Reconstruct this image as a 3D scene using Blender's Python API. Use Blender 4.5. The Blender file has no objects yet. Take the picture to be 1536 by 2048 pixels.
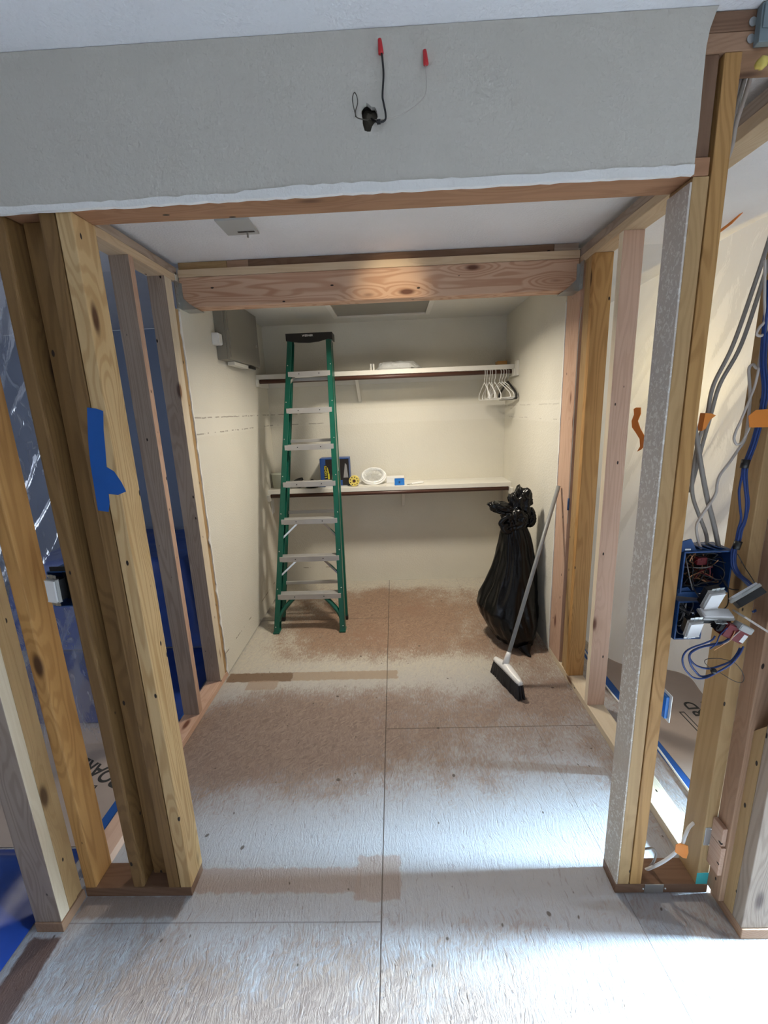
import bpy, bmesh, math, random
from mathutils import Vector, Matrix, noise as mnoise
random.seed(7)
S = bpy.context.scene
COL = S.collection
# ------------------------------------------------------------------ camera
RT = Vector((0.99901962, 0.02133827, -0.03878753))
UP = Vector((0.03289786, 0.22844749, 0.97300024))
FW = Vector((-0.02962305, 0.97332236, -0.22752154))
CAM = Vector((0, 0, 1.6356)); FPX = 871.48
cd = bpy.data.cameras.new('camera'); cam = bpy.data.objects.new('camera', cd); COL.objects.link(cam)
cd.sensor_fit = 'VERTICAL'; cd.sensor_height = 36.0; cd.lens = FPX*36.0/2048; cd.clip_start = .02
M = Matrix((RT, UP, -FW)).transposed().to_4x4(); M.translation = CAM
cam.matrix_world = M; S.camera = cam
# ------------------------------------------------------------------ light
S.view_settings.view_transform = 'Standard'; S.view_settings.look = 'None'
S.view_settings.exposure = 0.35; S.view_settings.gamma = 1.0
W = bpy.data.worlds.new('world'); S.world = W; W.use_nodes = True
W.node_tree.nodes['Background'].inputs[0].default_value = (.86, .92, 1.0, 1)
W.node_tree.nodes['Background'].inputs[1].default_value = 0.50
def lamp(name, kind, loc, to, power, color, **kw):
    l = bpy.data.lights.new(name, kind); l.energy = power; l.color = color
    for k, v in kw.items(): setattr(l, k, v)
    o = bpy.data.objects.new(name, l); COL.objects.link(o); o.location = loc
    o.rotation_euler = (Vector(to)-Vector(loc)).to_track_quat('-Z', 'Y').to_euler()
    return o
lamp('closet_ceiling_light', 'AREA', (.05, 2.95, 2.36), (.05, 2.95, 0), 20, (1, .91, .76), shape='DISK', size=.22, spread=math.radians(150))
lamp('window_daylight', 'AREA', (4.25, 1.13, 1.25), (1.25, .95, .0), 48, (.52, .78, 1), shape='RECTANGLE', size=.5, size_y=.45, spread=math.radians(22))
lamp('added_bounce_beam', 'AREA', (4.25, .05, 1.25), (1.0, -.02, .0), 78, (.66, .84, 1), shape='RECTANGLE', size=.8, size_y=.5, spread=math.radians(26))  # added fill: its floor bounce brightens the ceiling and grey wall band
lamp('left_room_fill', 'AREA', (-3.95, 1.2, 1.5), (-1.5, 2.4, 1.0), 11, (.74, .84, 1), shape='RECTANGLE', size=.9, size_y=1.1)  # unseen fill lamp added to brighten the left room
lamp('adjoining_room_lamp', 'POINT', (2.15, 2.75, 1.75), (0, 0, 0), 11, (1, .80, .42), shadow_soft_size=.25)
lamp('adjoining_room_daylight', 'AREA', (3.6, 2.9, 1.9), (1.6, 2.6, 1.0), 7, (.86, .90, 1), shape='RECTANGLE', size=1.6, size_y=1.2)
lamp('beam_glow_spot', 'SPOT', (.04, 1.7, 2.38), (.01, 2.52, 2.235), 16, (1, .82, .52), spot_size=math.radians(34), spot_blend=1.0, shadow_soft_size=.03)  # spot added for the warm glow on the beam, no known fixture

def ray(u, v): return FW + RT*((u-768)/FPX) - UP*((v-1024)/FPX)
def at(u, v, x=None, y=None, z=None):
    "the point of the plane x=, y= or z= that the camera sees at image point (u, v)"
    d = ray(u, v)
    t = (x-CAM.x)/d.x if x is not None else (y-CAM.y)/d.y if y is not None else (z-CAM.z)/d.z
    return CAM + d*t

# ------------------------------------------------------------------ materials
def nt(name):
    m = bpy.data.materials.new(name); m.use_nodes = True
    t = m.node_tree; t.nodes.clear()
    out = t.nodes.new('ShaderNodeOutputMaterial'); b = t.nodes.new('ShaderNodeBsdfPrincipled')
    t.links.new(b.outputs[0], out.inputs[0])
    return m, t, b, out
class G:
    "small node helper"
    def __init__(s, t): s.t = t
    def n(s, kind, **kw):
        x = s.t.nodes.new(kind)
        for k, v in kw.items(): setattr(x, k, v)
        return x
    def put(s, sock, v):
        if hasattr(v, 'is_output') or isinstance(v, bpy.types.NodeSocket): s.t.links.new(v, sock)
        else: sock.default_value = v
    def math(s, op, a, b=0.0, c=None, clamp=False):
        x = s.n('ShaderNodeMath', operation=op); x.use_clamp = clamp
        s.put(x.inputs[0], a); s.put(x.inputs[1], b)
        if c is not None: s.put(x.inputs[2], c)
        return x.outputs[0]
    def mix(s, f, a, b, blend='MIX'):
        x = s.n('ShaderNodeMix', data_type='RGBA', blend_type=blend)
        s.put(x.inputs[0], f); s.put(x.inputs[6], a); s.put(x.inputs[7], b)
        return x.outputs[2]
    def noise(s, vec, scale, detail=2, rough=.5, dist=0, out=0):
        x = s.n('ShaderNodeTexNoise'); s.put(x.inputs['Vector'], vec)
        x.inputs['Scale'].default_value = scale; x.inputs['Detail'].default_value = detail
        x.inputs['Roughness'].default_value = rough; x.inputs['Distortion'].default_value = dist
        return x.outputs[out]
    def voro(s, vec, scale, feature='F1', out='Distance'):
        x = s.n('ShaderNodeTexVoronoi', feature=feature); s.put(x.inputs['Vector'], vec); x.inputs['Scale'].default_value = scale
        return x.outputs[out]
    def mapping(s, vec, scale=(1, 1, 1), rot=(0, 0, 0), loc=(0, 0, 0)):
        x = s.n('ShaderNodeMapping'); s.put(x.inputs[0], vec)
        x.inputs[1].default_value = loc; x.inputs[2].default_value = rot; x.inputs[3].default_value = scale
        return x.outputs[0]
    def ramp(s, f, a, b):
        "smooth step from a to b"
        x = s.n('ShaderNodeMapRange', interpolation_type='SMOOTHSTEP'); s.put(x.inputs[0], f)
        x.inputs[1].default_value = a; x.inputs[2].default_value = b
        return x.outputs[0]
    def obj(s): return s.n('ShaderNodeTexCoord').outputs['Object']
    def bump(s, h, strength=.3, dist=.01):
        x = s.n('ShaderNodeBump'); s.put(x.inputs['Height'], h); x.inputs['Strength'].default_value = strength; x.inputs['Distance'].default_value = dist
        return x.outputs[0]
def c4(c): return (c[0], c[1], c[2], 1)
def srgb(r, g, b):
    f = lambda v: ((v/255+.055)/1.055)**2.4 if v > 10 else v/255/12.92
    return (f(r), f(g), f(b))
def plain(name, col, rough=.5, metal=0, bump=0, bscale=200, spec=.5, var=.0):
    m, t, b, o = nt(name); g = G(t)
    P = g.obj()
    if var:
        n = g.noise(P, 12, 3)
        g.put(b.inputs['Base Color'], g.mix(n, c4([x*(1-var) for x in col]), c4([min(1, x*(1+var)) for x in col])))
    else: b.inputs['Base Color'].default_value = c4(col)
    b.inputs['Roughness'].default_value = rough; b.inputs['Metallic'].default_value = metal
    b.inputs['Specular IOR Level'].default_value = spec
    if bump: g.put(b.inputs['Normal'], g.bump(g.noise(P, bscale, 2), bump, .004))
    return m
WOODS = {}
def wood(kind, axis='Z'):
    if (kind, axis) in WOODS: return WOODS[(kind, axis)]
    base, dark, knot, contrast = dict(
        old=((.50, .28, .10), (.31, .15, .045), (.07, .03, .012), .8),
        old_shaded=((.24, .135, .05), (.15, .078, .026), (.05, .02, .01), .8),  # old wood with the shade on the stud fronts put into its colour
        red=((.44, .23, .125), (.29, .135, .065), (.10, .04, .02), .6),
        old_lit=((.70, .48, .24), (.46, .27, .10), (.10, .04, .015), .85),  # old wood with the light on the opening stud put into its colour
        tan=((.48, .31, .145), (.34, .20, .08), (.10, .05, .02), .5),
        new=((.66, .50, .33), (.52, .35, .20), (.17, .075, .035), .5),
        pink=((.60, .40, .29), (.46, .27, .18), (.15, .06, .035), .6),
        grey=((.40, .31, .24), (.26, .19, .145), (.10, .06, .045), .85),
        pale=((.74, .63, .47), (.62, .49, .33), (.2, .1, .05), .4),
        fir=((.68, .45, .31), (.45, .235, .14), (.13, .05, .03), 1.0),
        brown=((.22, .125, .075), (.14, .07, .04), (.05, .02, .01), .6),
        mid=((.37, .225, .14), (.26, .145, .085), (.08, .035, .02), .6))[kind]
    m, t, b, o = nt('%s_lumber_%s' % (kind, axis.lower())); g = G(t)
    P = g.obj(); rnd = g.n('ShaderNodeObjectInfo').outputs['Random']
    off = g.n('ShaderNodeCombineXYZ'); k = g.math('MULTIPLY', rnd, 37.0)
    for i in range(3): g.put(off.inputs[i], k)
    add = g.n('ShaderNodeVectorMath', operation='ADD'); g.put(add.inputs[0], P); g.put(add.inputs[1], off.outputs[0]); Q = add.outputs[0]
    i = 'XYZ'.index(axis)
    sc = lambda across, along: tuple(along if j == i else across for j in range(3))
    # knots: sparse cells whose centres swirl the grain
    kv = g.mapping(Q, sc(7.5, 2.6))
    kd = g.voro(kv, 1.0)
    knotm = g.ramp(kd, .15, .06); near = g.ramp(kd, .5, .08)
    field = g.noise(g.mapping(Q, sc(9, .55)), 1.0, 2, .45, .3)
    field = g.math('ADD', field, g.math('MULTIPLY', near, .16))
    rings = g.math('SINE', g.math('MULTIPLY', field, 105.0))
    rings = g.ramp(rings, -.35, 1.0)
    fib = g.noise(g.mapping(Q, sc(230, 4)), 1.0, 3, .6)
    tone = g.noise(g.mapping(Q, sc(6, 1.3)), 1.0, 3)
    f = g.math('MULTIPLY', rings, contrast*.62)
    f = g.math('ADD', f, g.math('MULTIPLY', g.math('SUBTRACT', fib, .5), .5))
    f = g.math('ADD', f, g.math('MULTIPLY', g.math('SUBTRACT', tone, .42), .8), clamp=True)
    col = g.mix(f, c4(base), c4(dark))
    col = g.mix(g.math('MULTIPLY', near, .35), col, c4(dark))
    col = g.mix(knotm, col, c4(knot))
    # nail holes
    hole = g.ramp(g.voro(g.mapping(Q, sc(17, 8), loc=(3, 7, 1)), 1.0), .085, .06)
    col = g.mix(hole, col, (.02, .012, .008, 1))
    bright = g.math('ADD', .86, g.math('MULTIPLY', rnd, .26))
    hv = g.n('ShaderNodeHueSaturation'); g.put(hv.inputs['Value'], bright); g.put(hv.inputs['Color'], col)
    g.put(b.inputs['Base Color'], hv.outputs[0])
    b.inputs['Roughness'].default_value = .62; b.inputs['Specular IOR Level'].default_value = .3
    g.put(b.inputs['Normal'], g.bump(g.math('SUBTRACT', fib, g.math('MULTIPLY', rings, .25)), .25, .002))
    WOODS[(kind, axis)] = m
    return m

def drywall(name, col, scratch=0.0, bump=.35, xmax=None):
    m, t, b, o = nt(name); g = G(t); P = g.obj()
    n = g.noise(P, 3.5, 4); big = g.noise(P, 95, 2, .5)
    c = g.mix(n, c4([x*.93 for x in col]), c4([min(1, x*1.04) for x in col]))
    sp = g.ramp(g.voro(P, 2.1), .022, .012)
    c = g.mix(g.math('MULTIPLY', sp, .75), c, (.09, .07, .05, 1))
    if scratch:
        sx = g.n('ShaderNodeSeparateXYZ'); g.put(sx.inputs[0], P); z = sx.outputs[2]
        wob = g.math('MULTIPLY', g.math('SUBTRACT', g.noise(P, 14, 3), .5), .012)
        zz = g.math('ADD', z, wob); lines = None
        for zc, th in ((1.633, .45), (1.54, .5), (.155, .5)):
            d = g.ramp(g.math('ABSOLUTE', g.math('SUBTRACT', zz, zc)), .006, .0015)
            brk = g.ramp(g.noise(g.mapping(P, (9, 9, 1), loc=(zc*5, 0, 0)), 1.0, 3, .7), th, th+.06)
            d = g.math('MULTIPLY', d, brk); lines = d if lines is None else g.math('MAXIMUM', lines, d)
        if xmax is not None: lines = g.math('MULTIPLY', lines, g.ramp(sx.outputs[0], xmax, xmax-.05))
        c = g.mix(g.math('MULTIPLY', lines, scratch), c, (.16, .12, .08, 1))
        # faint joint strips rubbed pale
        pale = g.ramp(g.math('ABSOLUTE', g.math('SUBTRACT', z, 1.59)), .075, .06)
        c = g.mix(g.math('MULTIPLY', pale, .18), c, (.88, .86, .80, 1))
    g.put(b.inputs['Base Color'], c); b.inputs['Roughness'].default_value = .85; b.inputs['Specular IOR Level'].default_value = .2
    g.put(b.inputs['Normal'], g.bump(big, bump, .005))
    return m

def floor_material():
    m, t, b, o = nt('oriented_strand_subfloor'); g = G(t); P = g.obj()
    sx = g.n('ShaderNodeSeparateXYZ'); g.put(sx.inputs[0], P); X, Y = sx.outputs[0], sx.outputs[1]
    # flakes: three layers of stretched cells turned to different headings
    wob = g.noise(P, 9, 2, .5, 0, 1)
    wv = g.n('ShaderNodeVectorMath', operation='SCALE'); g.put(wv.inputs[0], wob); wv.inputs['Scale'].default_value = .05
    ad = g.n('ShaderNodeVectorMath', operation='ADD'); g.put(ad.inputs[0], P); g.put(ad.inputs[1], wv.outputs[0]); PW = ad.outputs[0]
    layers = []
    for ang, sc in ((.18, (150, 34, 1)), (-.35, (170, 40, 1)), (.9, (130, 42, 1)), (.02, (210, 30, 1))):
        v = g.mapping(g.mapping(PW, (1, 1, 1), (0, 0, ang)), sc)
        col = g.voro(v, 1.0, out='Color'); s2 = g.n('ShaderNodeSeparateColor'); g.put(s2.inputs[0], col)
        layers.append((s2.outputs[0], g.voro(v, 1.0)))
    pick = g.noise(P, 26, 2)
    fl = g.math('MULTIPLY', g.math('ADD', layers[0][0], layers[1][0]), .5)
    fl = g.mix(g.ramp(pick, .42, .58), fl, layers[2][0])
    grain = g.noise(g.mapping(PW, (160, 26, 1)), 1.0, 4, .65)
    osb = g.mix(fl, (.185, .135, .112, 1), (.37, .285, .23, 1))
    osb = g.mix(g.math('MULTIPLY', grain, .6), osb, (.24, .165, .14, 1))
    blot = g.noise(P, 2.3, 4, .6)
    osb = g.mix(g.ramp(blot, .5, .75), osb, (.25, .165, .13, 1))
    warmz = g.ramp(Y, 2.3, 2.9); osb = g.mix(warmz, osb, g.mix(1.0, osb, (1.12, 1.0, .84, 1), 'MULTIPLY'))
    # worn paint: coverage field by place, broken up by flakes
    gs = lambda cx, cy, rx, ry: g.math('EXPONENT', g.math('MULTIPLY', g.math('ADD', g.math('POWER', g.math('DIVIDE', g.math('SUBTRACT', X, cx), rx), 2), g.math('POWER', g.math('DIVIDE', g.math('SUBTRACT', Y, cy), ry), 2)), -1))
    cov = g.math('ADD', .58, 0)
    def addto(c, v, w): return g.math('ADD', c, g.math('MULTIPLY', v, w))
    cov = addto(cov, gs(-.55, 1.92, .55, .36), -.50)      # worn traffic path
    cov = addto(cov, gs(.25, 2.05, .6, .25), -.18)
    cov = addto(cov, gs(-.1, 3.2, .68, .60), -.56)       # worn centre of the closet
    cov = addto(cov, gs(.85, 2.42, .25, .35), -.45)
    cov = addto(cov, gs(-.3, .78, 1.0, .22), -.42)
    cov = addto(cov, gs(-.2, 1.32, 1.2, .24), .42)
    cov = addto(cov, gs(-.3, 2.48, 1.3, .15), .62)
    cov = addto(cov, g.math('MULTIPLY', g.ramp(X, -.85, -1.1), g.ramp(Y, 2.1, 2.35)), .25)
    cov = addto(cov, gs(-1.0, 1.85, .3, .28), -.3)
    cov = addto(cov, g.ramp(Y, 3.72, 3.95), .3)
    cov = addto(cov, g.math('SUBTRACT', blot, .5), .75)
    cov = addto(cov, g.math('SUBTRACT', g.noise(P, 9, 3, .6), .5), .45)
    brk = g.math('ADD', g.math('MULTIPLY', grain, .80), g.math('MULTIPLY', fl, .20))
    paint = g.ramp(g.math('SUBTRACT', cov, brk), -.26, .26)
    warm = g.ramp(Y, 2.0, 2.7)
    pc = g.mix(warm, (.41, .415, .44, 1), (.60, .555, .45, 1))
    pc = g.mix(g.math('MULTIPLY', fl, .6), pc, (.40, .395, .40, 1))
    col = g.mix(g.math('MULTIPLY', paint, .93), osb, pc)
    scr = g.ramp(g.noise(g.mapping(PW, (95, 16, 1), (0, 0, .12)), 1.0, 4, .7), .56, .70)
    col = g.mix(g.math('MULTIPLY', scr, .42), col, (.24, .18, .155, 1))
    # bare strips left by removed floor plates
    edge = g.math('MULTIPLY', g.math('SUBTRACT', g.noise(P, 30, 3), .5), .03)
    XE, YE = g.math('ADD', X, edge), g.math('ADD', Y, edge)
    def rect(x0, x1, y0, y1, e=.006):
        a = g.math('MULTIPLY', g.ramp(XE, x0-e, x0+e), g.ramp(XE, x1+e, x1-e))
        return g.math('MULTIPLY', a, g.math('MULTIPLY', g.ramp(YE, y0-e, y0+e), g.ramp(YE, y1+e, y1-e)))
    col = g.mix(g.math('MULTIPLY', rect(-.80, -.17, 1.175, 1.262), .85), col, (.33, .255, .22, 1))
    col = g.mix(g.math('MULTIPLY', rect(-.19, -.03, 1.15, 1.305), .85), col, (.33, .255, .22, 1))
    col = g.mix(g.math('MULTIPLY', rect(-1.12, -.70, 2.41, 2.505), .9), col, (.17, .10, .055, 1))
    col = g.mix(g.math('MULTIPLY', rect(-.70, -.03, 2.415, 2.505), .8), col, (.36, .27, .19, 1))
    col = g.mix(g.math('MULTIPLY', rect(-.97, -.78, 2.33, 2.42), .8), col, (.36, .27, .20, 1))
    col = g.mix(g.math('MULTIPLY', rect(-1.238, -1.14, -3, 1.045), .95), col, (.10, .055, .042, 1))
    col = g.mix(g.math('MULTIPLY', rect(1.0, 1.12, -3, 1.02), .8), col, (.22, .15, .13, 1))
    col = g.mix(g.math('MULTIPLY', rect(-1.14, -.78, 1.10, 1.17), .7), col, (.22, .15, .11, 1))
    # joints between the panels
    def line(v, c, w): return g.ramp(g.math('ABSOLUTE', g.math('SUBTRACT', v, c)), w, w*.35)
    j = line(X, -.096, .0035)
    j = g.math('MAXIMUM', j, g.math('MULTIPLY', line(Y, 1.975, .003), g.ramp(X, -.1, -.09)))
    j = g.math('MAXIMUM', j, g.math('MULTIPLY', line(Y, 3.235, .004), g.ramp(X, -.09, -.1)))
    j = g.math('MAXIMUM', j, g.math('MULTIPLY', g.math('MULTIPLY', line(Y, 1.085, .003), g.ramp(X, -.09, -.1)), .5))
    j = g.math('MAXIMUM', j, g.math('MULTIPLY', line(g.math('ADD', X, g.math('MULTIPLY', Y, .06)), .80, .002), .5))
    col = g.mix(g.math('MULTIPLY', j, .8), col, (.07, .05, .04, 1))
    chip = g.math('MAXIMUM', g.ramp(g.voro(g.mapping(PW, (1, 1, 0)), 5.5), .06, .035), g.ramp(g.voro(g.mapping(PW, (1, .7, 0), (0, 0, .5), (3, 1, 0)), 15), .075, .03))
    col = g.mix(g.math('MULTIPLY', chip, .85), col, (.07, .05, .035, 1))
    g.put(b.inputs['Base Color'], col)
    g.put(b.inputs['Roughness'], g.math('SUBTRACT', .62, g.math('MULTIPLY', paint, .12)))
    b.inputs['Specular IOR Level'].default_value = .4
    h = g.math('ADD', g.math('MULTIPLY', grain, .8), g.math('ADD', g.math('MULTIPLY', fl, .35), g.math('MULTIPLY', paint, .15)))
    h = g.math('SUBTRACT', h, g.math('MULTIPLY', j, .6))
    g.put(b.inputs['Normal'], g.bump(g.math('SUBTRACT', h, g.math('MULTIPLY', scr, .4)), .5, .006))
    return m

def film(name, tint, opacity, trans, rough, wr=18):
    "thin polythene: part clear, part milky, glossy on the creases"
    m, t, b, o = nt(name); g = G(t); P = g.obj()
    n = g.noise(g.mapping(P, (1, 1, .45)), wr, 4, .6, .6)
    nb = g.bump(n, .30 if opacity == 1 else .5, .02)
    d = g.n('ShaderNodeBsdfDiffuse'); d.inputs[0].default_value = c4(tint); g.put(d.inputs['Normal'], nb)
    tr = g.n('ShaderNodeBsdfTranslucent'); tr.inputs[0].default_value = c4(tint); g.put(tr.inputs['Normal'], nb)
    gl = g.n('ShaderNodeBsdfGlossy'); gl.inputs['Roughness'].default_value = rough; gl.inputs[0].default_value = (1, 1, 1, 1); g.put(gl.inputs['Normal'], nb)
    tp = g.n('ShaderNodeBsdfTransparent'); tp.inputs[0].default_value = (.96, .97, 1, 1)
    def mx(f, a, c):
        x = g.n('ShaderNodeMixShader'); g.put(x.inputs[0], f); g.put(x.inputs[1], a); g.put(x.inputs[2], c); return x.outputs[0]
    body = mx(trans, d.outputs[0], tr.outputs[0])
    if opacity < 1:
        streak = g.ramp(g.noise(g.mapping(P, (3, 3, .7)), 6, 5, .65, 1.2), .52, .72)
        body = mx(g.math('ADD', opacity, g.math('MULTIPLY', streak, .40)), tp.outputs[0], body)
    fr = g.n('ShaderNodeLayerWeight'); fr.inputs[0].default_value = .25; g.put(fr.inputs['Normal'], nb)
    body = mx(g.math('MULTIPLY', fr.outputs[0], .12 if opacity == 1 else .35), body, gl.outputs[0])
    t.links.new(body, o.inputs[0]); t.nodes.remove(b)
    return m

MAT = dict(
    band=drywall('grey_wall_paint', (.575, .545, .485), 0, .5),
    ceil=drywall('ceiling_paint', (.84, .835, .85), 0, .7),
    closet=drywall('cream_wall_paint', (.72, .69, .60), .75, .45),
    closet_back=drywall('cream_back_wall_paint', (.72, .69, .60), .7, .4, -.62),
    closet_right=drywall('cream_right_wall_paint', (.72, .69, .60), .3, .5),
    closet_ceil=drywall('closet_ceiling_paint', (.70, .68, .62), 0, .6),
    gypsum=plain('gypsum_core', (.84, .83, .80), .9, bump=.6, bscale=120, var=.08),
    blue_grey=drywall('blue_grey_sheeted_wall', (.29, .335, .43), 0, .2),
    white_room=drywall('white_room_paint', (.74, .745, .77), 0, .5),
    floor=floor_material(),
    white=plain('white_enamel', (.72, .70, .64), .4, var=.05),
    white_plastic=plain('white_plastic', (.82, .82, .81), .32),
    grey_plastic=plain('grey_plastic', (.42, .42, .40), .4),
    rod=plain('dark_closet_rod', (.075, .03, .02), .4, var=.2),
    green=plain('green_fibreglass', (.006, .095, .064), .3, var=.2, bump=.1, bscale=60),
    alu=plain('aluminium', (.50, .49, .475), .38, .45, var=.12),
    alu_bright=plain('bright_aluminium', (.85, .85, .83), .18, .9),
    galv=plain('galvanised_steel', (.48, .50, .50), .33, .85, var=.2),
    steel=plain('steel', (.45, .44, .42), .35, .8),
    black=plain('black_plastic', (.012, .012, .012), .38),
    bag=plain('black_bin_liner', (.0035, .0035, .004), .24, spec=.30, bump=.5, bscale=26),
    bristle=plain('black_bristle', (.010, .010, .014), .5),
    greyhandle=plain('grey_painted_handle', (.27, .28, .28), .4, var=.1),
    romex=plain('grey_cable_sheath', (.27, .245, .22), .5, var=.1),
    romex_pale=plain('pale_cable_sheath', (.50, .45, .40), .45, var=.08),
    bluewire=plain('blue_cable_sheath', (.012, .04, .17), .4),
    black_wire=plain('black_wire', (.012, .011, .011), .45),
    bluebox=plain('blue_box_plastic', (.012, .055, .17), .45, var=.15),
    bluebox_bright=plain('bright_blue_plastic', (.02, .19, .62), .4),
    red=plain('red_plastic', (.52, .015, .02), .4),
    darkred=plain('dark_red_plastic', (.16, .012, .015), .4),
    copper=plain('copper_wire', (.55, .28, .14), .35, .8),
    btape=plain('blue_painters_tape', (.008, .085, .34), .6, var=.12, bump=.3, bscale=40),
    otape=plain('orange_tape', (.72, .23, .03), .5, var=.08),
    tarp=plain('blue_tarpaulin', (.008, .035, .20), .35, var=.25, bump=.5, bscale=9),
    tarp_light=plain('bright_blue_tarpaulin', (.03, .075, .30), .35, var=.25, bump=.5, bscale=9),
    paper=plain('brown_floor_paper', (.40, .325, .275), .8, var=.08, bump=.15, bscale=60),
    ink=plain('black_ink', (.035, .033, .03), .8),
    panel=plain('grey_enamelled_metal', (.25, .235, .20), .45, var=.04),
    conduit=plain('blue_grey_metal', (.20, .25, .27), .4, .3),
    yellow=plain('yellow_plastic', (.72, .58, .14), .5, var=.1),
    boxblue=plain('blue_carton', (.02, .075, .27), .45, var=.15),
    boxblack=plain('black_carton', (.018, .014, .013), .35),
    yellow_ink=plain('yellow_ink', (.62, .55, .04), .5),
    skin_ink=plain('tan_ink', (.45, .30, .2), .6),
    grey_ink=plain('grey_ink', (.28, .28, .29), .6),
    tub=plain('pale_green_plastic', (.55, .57, .47), .45),
    teal=plain('teal_paint', (.05, .42, .42), .6, var=.15),
    residue=None,
    sheet=film('milky_polythene', (.86, .85, .82), 1.0, .62, .22, 9),
    clear=film('clear_polythene', (.74, .79, .9), .24, .5, .18, 8),
    wrap=film('clear_wrap', (.85, .86, .84), .55, .4, .12, 40),
    insul=plain('grey_fibre', (.10, .09, .07), .9, bump=.8, bscale=90, var=.4),
)
def residue():
    m, t, b, o = nt('plaster_speckled_lumber'); g = G(t); P = g.obj()
    n = g.noise(g.mapping(P, (1, 1, .8)), 105, 4, .55, .9)
    sx = g.n('ShaderNodeSeparateXYZ'); g.put(sx.inputs[0], P)
    base = g.mix(g.ramp(sx.outputs[2], .5, 1.6), (.54, .44, .33, 1), (.62, .56, .50, 1))
    base = g.mix(g.noise(P, 6, 3), base, (.60, .53, .46, 1))
    speck = g.ramp(n, .53, .60)
    col = g.mix(g.math('MULTIPLY', speck, g.ramp(g.noise(P, 3, 2), .3, .5)), base, (.78, .74, .67, 1))
    hole = g.ramp(g.voro(g.mapping(P, (10, 10, 5)), 1.0), .07, .04)
    col = g.mix(hole, col, (.03, .02, .015, 1))
    g.put(b.inputs['Base Color'], col); b.inputs['Roughness'].default_value = .85
    g.put(b.inputs['Normal'], g.bump(n, .5, .004))
    return m
MAT['residue'] = residue()

# ------------------------------------------------------------------ geometry helpers
def link(name, bm, mat, parent=None, origin=None, smooth=False):
    me = bpy.data.meshes.new(name)
    bmesh.ops.recalc_face_normals(bm, faces=bm.faces)
    if origin is not None: bmesh.ops.translate(bm, verts=bm.verts, vec=-Vector(origin))
    bm.to_mesh(me); bm.free()
    if mat: me.materials.append(MAT[mat] if isinstance(mat, str) else mat)
    if smooth:
        for p in me.polygons: p.use_smooth = True
    o = bpy.data.objects.new(name, me); COL.objects.link(o)
    if origin is not None: o.location = origin
    if parent:
        o.parent = parent; o.matrix_parent_inverse = parent.matrix_basis.inverted()
    return o
def tag(o, label, cat, group=None):
    o['label'] = label; o['category'] = cat
    if group: o['group'] = group
    return o
def struct(o): o['kind'] = 'structure'; return o
def thing(name, label, cat, loc, group=None):
    o = bpy.data.objects.new(name, None); COL.objects.link(o); o.location = loc; o.empty_display_size = .05
    return tag(o, label, cat, group)
def bx(bm, x0, x1, y0, y1, z0, z1, bev=0):
    r = bmesh.ops.create_cube(bm, size=1)['verts']
    for v in r: v.co = Vector((x0+(v.co.x+.5)*(x1-x0), y0+(v.co.y+.5)*(y1-y0), z0+(v.co.z+.5)*(z1-z0)))
    if bev:
        es = {e for v in r for e in v.link_edges}
        bmesh.ops.bevel(bm, geom=list(es), offset=bev, segments=2, affect='EDGES', profile=.6)
    return bm
def box(name, x0, x1, y0, y1, z0, z1, mat, parent=None, bev=0):
    o = link(name, bx(bmesh.new(), x0, x1, y0, y1, z0, z1, bev), mat, parent, ((x0+x1)/2, (y0+y1)/2, z0))
    return o
def obox(bm, c, ax, half, bev=0):
    "box about centre c along three unit axes"
    r = bmesh.ops.create_cube(bm, size=2)['verts']
    for v in r: v.co = Vector(c) + ax[0]*(v.co.x*half[0]) + ax[1]*(v.co.y*half[1]) + ax[2]*(v.co.z*half[2])
    if bev:
        es = {e for v in r for e in v.link_edges}
        bmesh.ops.bevel(bm, geom=list(es), offset=bev, segments=2, affect='EDGES')
    return bm
def spline(pts, n=8):
    pts = [Vector(p) for p in pts]; out = []
    for i in range(len(pts)-1):
        p0 = pts[max(0, i-1)]; p1 = pts[i]; p2 = pts[i+1]; p3 = pts[min(len(pts)-1, i+2)]
        for k in range(n):
            t = k/n
            out.append(.5*((2*p1)+(p2-p0)*t+(2*p0-5*p1+4*p2-p3)*t*t+(3*p1-p0-3*p2+p3)*t**3))
    out.append(pts[-1]); return out
def sweep(bm, path, r, seg=8, flat=1.0, cap=True):
    "a round (or flattened) tube along a path; r may be a list"
    rings = []; prev = None
    for i, p in enumerate(path):
        d = (path[min(i+1, len(path)-1)]-path[max(i-1, 0)])
        d = d.normalized() if d.length > 1e-9 else Vector((0, 0, 1))
        if prev is None:
            a = d.orthogonal().normalized() if flat == 1.0 else d.cross(Vector((0, 1, 0))).normalized()
        else:
            a = prev - d*prev.dot(d); a = a.normalized() if a.length > 1e-6 else d.orthogonal().normalized()
        prev = a; b = d.cross(a); rr = r[i] if isinstance(r, (list, tuple)) else r
        rings.append([bm.verts.new(p + a*(math.cos(2*math.pi*k/seg)*rr) + b*(math.sin(2*math.pi*k/seg)*rr*flat)) for k in range(seg)])
    for A, B in zip(rings, rings[1:]):
        for k in range(seg): bm.faces.new((A[k], A[(k+1) % seg], B[(k+1) % seg], B[k]))
    if cap: bm.faces.new(rings[0][::-1]); bm.faces.new(rings[-1])
    return bm
def tube(name, pts, r, mat, parent=None, n=8, seg=8, flat=1.0, smooth_path=True):
    path = spline(pts, n) if smooth_path else [Vector(p) for p in pts]
    return link(name, sweep(bmesh.new(), path, r, seg, flat), mat, parent, path[0].copy() if not parent else None, True)
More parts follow.
